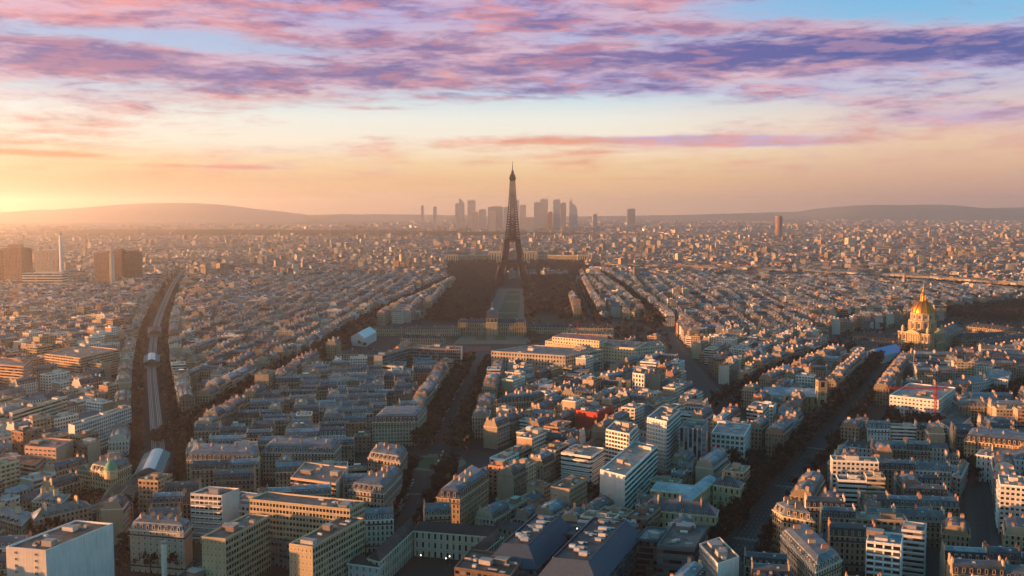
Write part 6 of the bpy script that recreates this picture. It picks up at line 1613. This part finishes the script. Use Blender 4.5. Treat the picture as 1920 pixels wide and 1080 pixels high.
# keep the nearest as single trees
SPOTS.sort(key=lambda s: s[1])
def in_view(s):
    px, py = proj(s[0], s[1], 5.0); return -10 < px < 1930 and py < 1085
KINDN = {0: 'bare brown', 1: 'bare brown', 2: 'bare brown', 3: 'dark evergreen', 4: 'russet-leaved'}
n = 0; cnt = {}
for s in SPOTS:
    if not in_view(s): continue
    if n >= 285: WILD.append((s[0], s[1], s[2] * 1.2)); continue
    n += 1; x, y, sz, kd, g, side, k, oi = s
    if side:
        c_ = cnt[(g, side, oi)] = cnt.get((g, side, oi), 0) + 1
        lab = f"{KINDN[kd]} tree, {ordinal(c_)} in {('outer ' if oi in (0, 3) else 'inner ') if g.startswith('round-lawn') else ''}{({'left': 'far', 'right': 'near'}[side] if ('cross' in g or 'esplanade' in g) else side)} row of the {g}, from the {'left' if ('cross' in g or 'esplanade' in g) else 'near'} end"
        grp = f'street trees of the {g}'
    else:
        gi = int(g.split()[-1]); nm = ('garden behind the grey crane', 'dark court above the metal-roofed complex', 'back court of the white gable block', 'narrow garden right of the zinc roofs', 'dark grounds at the right edge', 'front garden of the classical wing', 'hospital garden by the wide avenue', 'school court', 'court of the beige slabs')[gi].replace('grey crane', 'white office block')
        c_ = cnt[(nm, kd)] = cnt.get((nm, kd), 0) + 1; lab = f"{KINDN[kd]} tree, {ordinal(c_)} nearest in the {nm}"; grp = f'trees of the {nm}'
    root = empty('street_tree' if side else 'garden_tree', (x, y, 0), rng.uniform(0, 6.28), lab, 'tree', grp); root.scale = (sz, sz, sz * rng.uniform(.9, 1.1))
    for nm_, me_ in (('trunk', PROTO[kd][0]), ('crown', PROTO[kd][1])):
        o = bpy.data.objects.new(nm_, me_); COL.objects.link(o); o.parent = root
for poly, n_ in ((PARK, 5200), (GARD, 3600)):
    X, Y = scatter(poly, n_)
    for x, y in zip(X, Y):
        px, py = proj(x, y, 0)
        if 905 - (609 - py) * -.35 < px < 985 and py > 543 and poly is PARK: continue
        if poly is PARK and abs(x - 2) < 26: continue
        if poly is GARD and abs(px - 962) < 34: continue
        if py > 590 and (1000 < px < 1045): continue
        WILD.append((x, y, rng.uniform(.9, 1.5)))
for pts, off, n_ in ((RIV, 58, 700), (RIV, -58, 760), (RIV, 68, 700), (RIV, -70, 760)):
    T = plen(pts)
    for s in rng.uniform(0, T, n_):
        p, d = along(pts, s); q = p + np.array((-d[1], d[0])) * off; WILD.append((q[0], q[1], rng.uniform(.9, 1.5)))
X, Y = scatter(INV, 700)
for x, y in zip(X, Y):
    px, py = proj(x, y, 0)
    r_, c_ = int((y - GY0) / GC), int((x - GX0) / GC)
    if 1680 < px < 1800 or (py > 655 and px > 1600 and px < 1700): continue
    if rng.random() < .55: WILD.append((x, y, rng.uniform(.6, 1.0)))
for pl, n_ in (([P(1775, 600), P(1925, 603), P(1925, 576), P(1800, 586)], 900), ([P(1795, 700), P(1990, 690), P(1990, 668), P(1880, 672)], 260)):
    X, Y = scatter(pl, n_); WILD += [(x, y, rng.uniform(.8, 1.2)) for x, y in zip(X, Y)]
X, Y = scatter(MIL, 900)
for x, y in zip(X, Y):
    r_, c_ = int((y - GY0) / GC), int((x - GX0) / GC); px, py = proj(x, y, 0)
    if px < 700 or 985 < px < 1010 or px > 1120: WILD.append((x, y, rng.uniform(.6, 1.0)))
W_ = np.array(WILD); LOW = [crown(64, 4.6, 9, 2.4, 1.5, 80 + k) for k in range(6)]; mb = MB()
for k in range(6):
    m_ = np.arange(len(W_)) % 6 == k; q = W_[m_]; a = rng.uniform(0, 6.28, len(q)); c, s = np.cos(a)[:, None, None], np.sin(a)[:, None, None]; L_ = LOW[k][None]
    V = np.stack([(L_[..., 0] * c - L_[..., 1] * s) * q[:, 2, None, None] + q[:, 0, None, None], (L_[..., 0] * s + L_[..., 1] * c) * q[:, 2, None, None] + q[:, 1, None, None], L_[..., 2] * q[:, 2, None, None]], -1).reshape(-1, 3)
    mb.add(V, np.arange(len(V)).reshape(-1, 3), None, 0)
X, Y = scatter(WOOD, 16000); sc = 2.2
for k in range(2):
    L_ = crown(22, 9, 15, 1, 4.2, 90 + k)[None]; q = np.stack([X, Y], 1)[k::2]
    V = np.stack([L_[..., 0] + q[:, 0, None, None], L_[..., 1] + q[:, 1, None, None], np.broadcast_to(L_[..., 2], (len(q),) + L_.shape[1:3])], -1).reshape(-1, 3); mb.add(V, np.arange(len(V)).reshape(-1, 3), None, 0)
o = mb.build('woodland', mats=['twigs']); o['kind'] = 'stuff'

# ------------------------------------------------------------------ traffic, markings, statue, lamps
mat_plain('tyre_rubber', (.02, .02, .02), .9); mat_plain('car_glass', (.02, .025, .03), .1, 0, .05, 1, .6)
for nm, c in (('car_black', (.02, .02, .022)), ('car_silver', (.42, .43, .45)), ('car_white', (.7, .7, .7)), ('car_red', (.30, .03, .02)), ('car_blue', (.05, .08, .16)), ('car_grey', (.14, .145, .15))): mat_plain(nm, c, .3, .2, .05, 1, .6)
m = bpy.data.materials.new('head_lamp'); m.use_nodes = True; b_ = m.node_tree.nodes['Principled BSDF']; b_.inputs['Emission Color'].default_value = (1, .9, .72, 1); b_.inputs['Emission Strength'].default_value = 11; MATS['head_lamp'] = m
m = bpy.data.materials.new('tail_lamp'); m.use_nodes = True; b_ = m.node_tree.nodes['Principled BSDF']; b_.inputs['Base Color'].default_value = (.4, .02, .01, 1); b_.inputs['Emission Color'].default_value = (1, .06, .03, 1); b_.inputs['Emission Strength'].default_value = 2.5; MATS['tail_lamp'] = m


def car_mesh(paint, van=False):
    mb = MB(); l = 2.25 if not van else 2.7
    mb.box((0, 0, .35, .95), (l, .9), 0, taper=(.98, .96), bottom=True); mb.box((-.15 if not van else -.5, 0, .95, 1.5 if not van else 2.1), (1.35 if not van else 2.1, .82), 1, taper=(.66 if not van else .92, .86), roofmat=0)
    for sx in (-1, 1):
        for sy in (-1, 1):
            A = np.linspace(0, 2 * math.pi, 11)[:-1]; x0, y0 = sx * l * .62, sy * .82
            V = [(x0 + .34 * math.cos(t), y0 + w_, .34 + .34 * math.sin(t)) for w_ in (-.12, .12) for t in A]; mb.add(V, [(i, (i + 1) % 10, 10 + (i + 1) % 10, 10 + i) for i in range(10)], None, 2); mb.add(V, [tuple(range(10)), tuple(range(19, 9, -1))], None, 2)
    return mb.mesh('car', [paint, 'car_glass', 'tyre_rubber'])
CARS = {c: car_mesh('car_' + c) for c in ('black', 'silver', 'white', 'red', 'blue', 'grey')}; VAN = car_mesh('car_white', True)
hl = MB(); hl.box((0, 0, -.16, .16), (.06, .26), 0); HL = hl.mesh('headlight', ['head_lamp']); tl = MB(); tl.box((0, 0, -.1, .1), (.06, .2), 0); TL = tl.mesh('tail_light', ['tail_lamp'])
STN = {'viaduct': 'viaduct boulevard', 'wide': 'wide dome avenue', 'roundabout': 'round-lawn avenue', 'diagonal': 'long diagonal avenue', 'narrow': 'white-slab street'}
ncar = 0
for key, offs, smax, gap in (('roundabout', (-9.0, 9.0, -15.5, 15.5), 620, 6.4), ('viaduct', (-12.5, -8.5, 8.5, 12.5), 620, 9.0), ('wide', (-7, -4.2, -1.5, 1.5, 4.2, 7), 560, 10.0), ('narrow', (-2.6, 2.6), 200, 8)):
    pts, w = AV[key]; T = plen(pts)
    for off in offs:
        s = 4 + rng.uniform(0, 6)
        while s < min(T - 4, smax):
            p, d = along(pts, s); s += gap * rng.uniform(.85, 1.9); q = p + np.array((-d[1], d[0])) * off; px, py = proj(q[0], q[1], 1)
            if not (0 < px < 1920 and py < 1078) or math.dist(q, RC) < 56 or ncar >= 290: continue
            moving = key == 'wide' or (key == 'viaduct' and abs(off) < 10)
            c = str(rng.choice(['black', 'silver', 'white', 'red', 'blue', 'grey'], p=[.28, .22, .2, .06, .08, .16])); van = rng.random() < .06; ncar += 1
            o = bpy.data.objects.new('car' if not van else 'van', CARS[c] if not van else VAN); COL.objects.link(o); away = off < 0
            o.location = (q[0], q[1], .03 if abs(off) < w * .31 else .15); o.rotation_euler = (0, 0, math.atan2(d[1], d[0]) + (0 if away else math.pi))
            tag(o, f"{'white van' if van else c + ' car'} {'driving' if moving else 'parked'} {'away' if away else 'towards the camera'} along the {STN[key]}" if moving else f"{'white van' if van else c + ' car'} parked in the rows along the {STN[key]}", 'van' if van else 'car', f"{'driving' if moving else 'parked'} cars of the {STN[key]}")
            if moving and py > 760:
                for sy in (-.6, .6):
                    e = bpy.data.objects.new('headlight' if not away else 'tail_light', HL if not away else TL); COL.objects.link(e); e.parent = o; e.location = ((2.27 if not van else 2.72) * (1 if not away else -1), sy, .72)
mb = MB()
for key, lanes in (('wide', (-5.6, -2.8, 0, 2.8, 5.6)), ('viaduct', (-10.5, 10.5)), ('diagonal', (0,)), ('roundabout', (0,)), ('narrow', (0,))):
    pts, w = AV[key]; T = min(plen(pts), 900)
    for off in lanes:
        for s in np.arange(2, T - 4, 8.0):
            p, d = along(pts, s); n_ = np.array((-d[1], d[0])); a, b = p + n_ * off, p + n_ * off + d * 3.2
            if math.dist(a, RC) < 58: continue
            V = [(*(a - n_ * .12), .05), (*(b - n_ * .12), .05), (*(b + n_ * .12), .05), (*(a + n_ * .12), .05)]; mb.add(V, [(0, 1, 2, 3)], None, 0)
for key, ss in (('wide', (70, 200, 330)), ('roundabout', (95, 210))):
    for s in ss:
        p, d = along(AV[key][0], s); n_ = np.array((-d[1], d[0]))
        for off in np.arange(-8, 8.1, 1.2):
            a = p + n_ * off; V = [(*(a - n_ * .28), .052), (*(a - n_ * .28 + d * 4), .052), (*(a + n_ * .28 + d * 4), .052), (*(a + n_ * .28), .052)]; mb.add(V, [(0, 1, 2, 3)], None, 0)
o = mb.build('road_markings', mats=['marking_paint']); o['kind'] = 'structure'
st_ = empty('statue', (RC[0] + 6, RC[1] + 4, .2), .4, 'pale stone monument with figures on a stepped pedestal at the round lawn', 'statue')
mb = MB(); mb.box((0, 0, 0, .6), (3.4, 3.4), PLAIN, PALE[0]); mb.box((0, 0, .6, 1.2), (2.6, 2.6), PLAIN, PALE[0]); mb.box((0, 0, 1.2, 5.0), (1.5, 1.5), PLAIN, PALE[1], taper=(.85, .85)); mb.box((0, 0, 5, 5.4), (1.6, 1.6), PLAIN, PALE[1]); mb.build('pedestal', st_)
mb = MB(); mb.lathe([(.9, 5.4), (.7, 6.2), (.55, 7.2), (.62, 7.9), (.3, 8.3), (.18, 8.45), (.3, 8.7), (.28, 8.95), (.05, 9.1)], 12, mat=PLAIN, tone=PALE[3]); mb.bar((.45, 0, 8), (1.2, .3, 8.9), .16, PLAIN, PALE[3], .1)
for k in range(4):
    t = k * 1.571 + .4; mb.lathe([(.6, 1.2), (.45, 2.2), (.5, 2.9), (.2, 3.2), (.26, 3.5), (.05, 3.8)], 9, (2.0 * math.cos(t), 2.0 * math.sin(t)), PLAIN, PALE[3])
mb.build('figure_group', st_)
m = bpy.data.materials.new('lit_lamp'); m.use_nodes = True; b_ = m.node_tree.nodes['Principled BSDF']; b_.inputs['Emission Color'].default_value = (1, .82, .5, 1); b_.inputs['Emission Strength'].default_value = 2.5; MATS['lit_lamp'] = m
for px, py, lab in ((789, 1042, 'lit lamp in the school yard, left one'), (836, 1048, 'lit lamp in the school yard, middle one'), (843, 1044, 'lit lamp in the school yard, rightmost'), (1082, 992, 'lit lamp on the skylight link of the metal-roofed complex')):
    x, y = P(px, py, 6); z0 = 0
    if py < 1000: x, y = P(px, py, 25); z0 = 22
    r_ = empty('street_lamp', (x, y, z0), 0, lab, 'lamp', 'lit lamps'); H_ = 6 if not z0 else 3
    mb = MB(); mb.lathe([(.14, 0), (.09, H_)], 8, mat=PLAIN, tone=(.08, .08, .08)); mb.build('post', r_); mb = MB(); mb.lathe([(.1, H_), (.3, H_ + .15), (.34, H_ + .4), (.1, H_ + .65)], 10, mat=0); mb.build('lantern', r_, ['lit_lamp'])
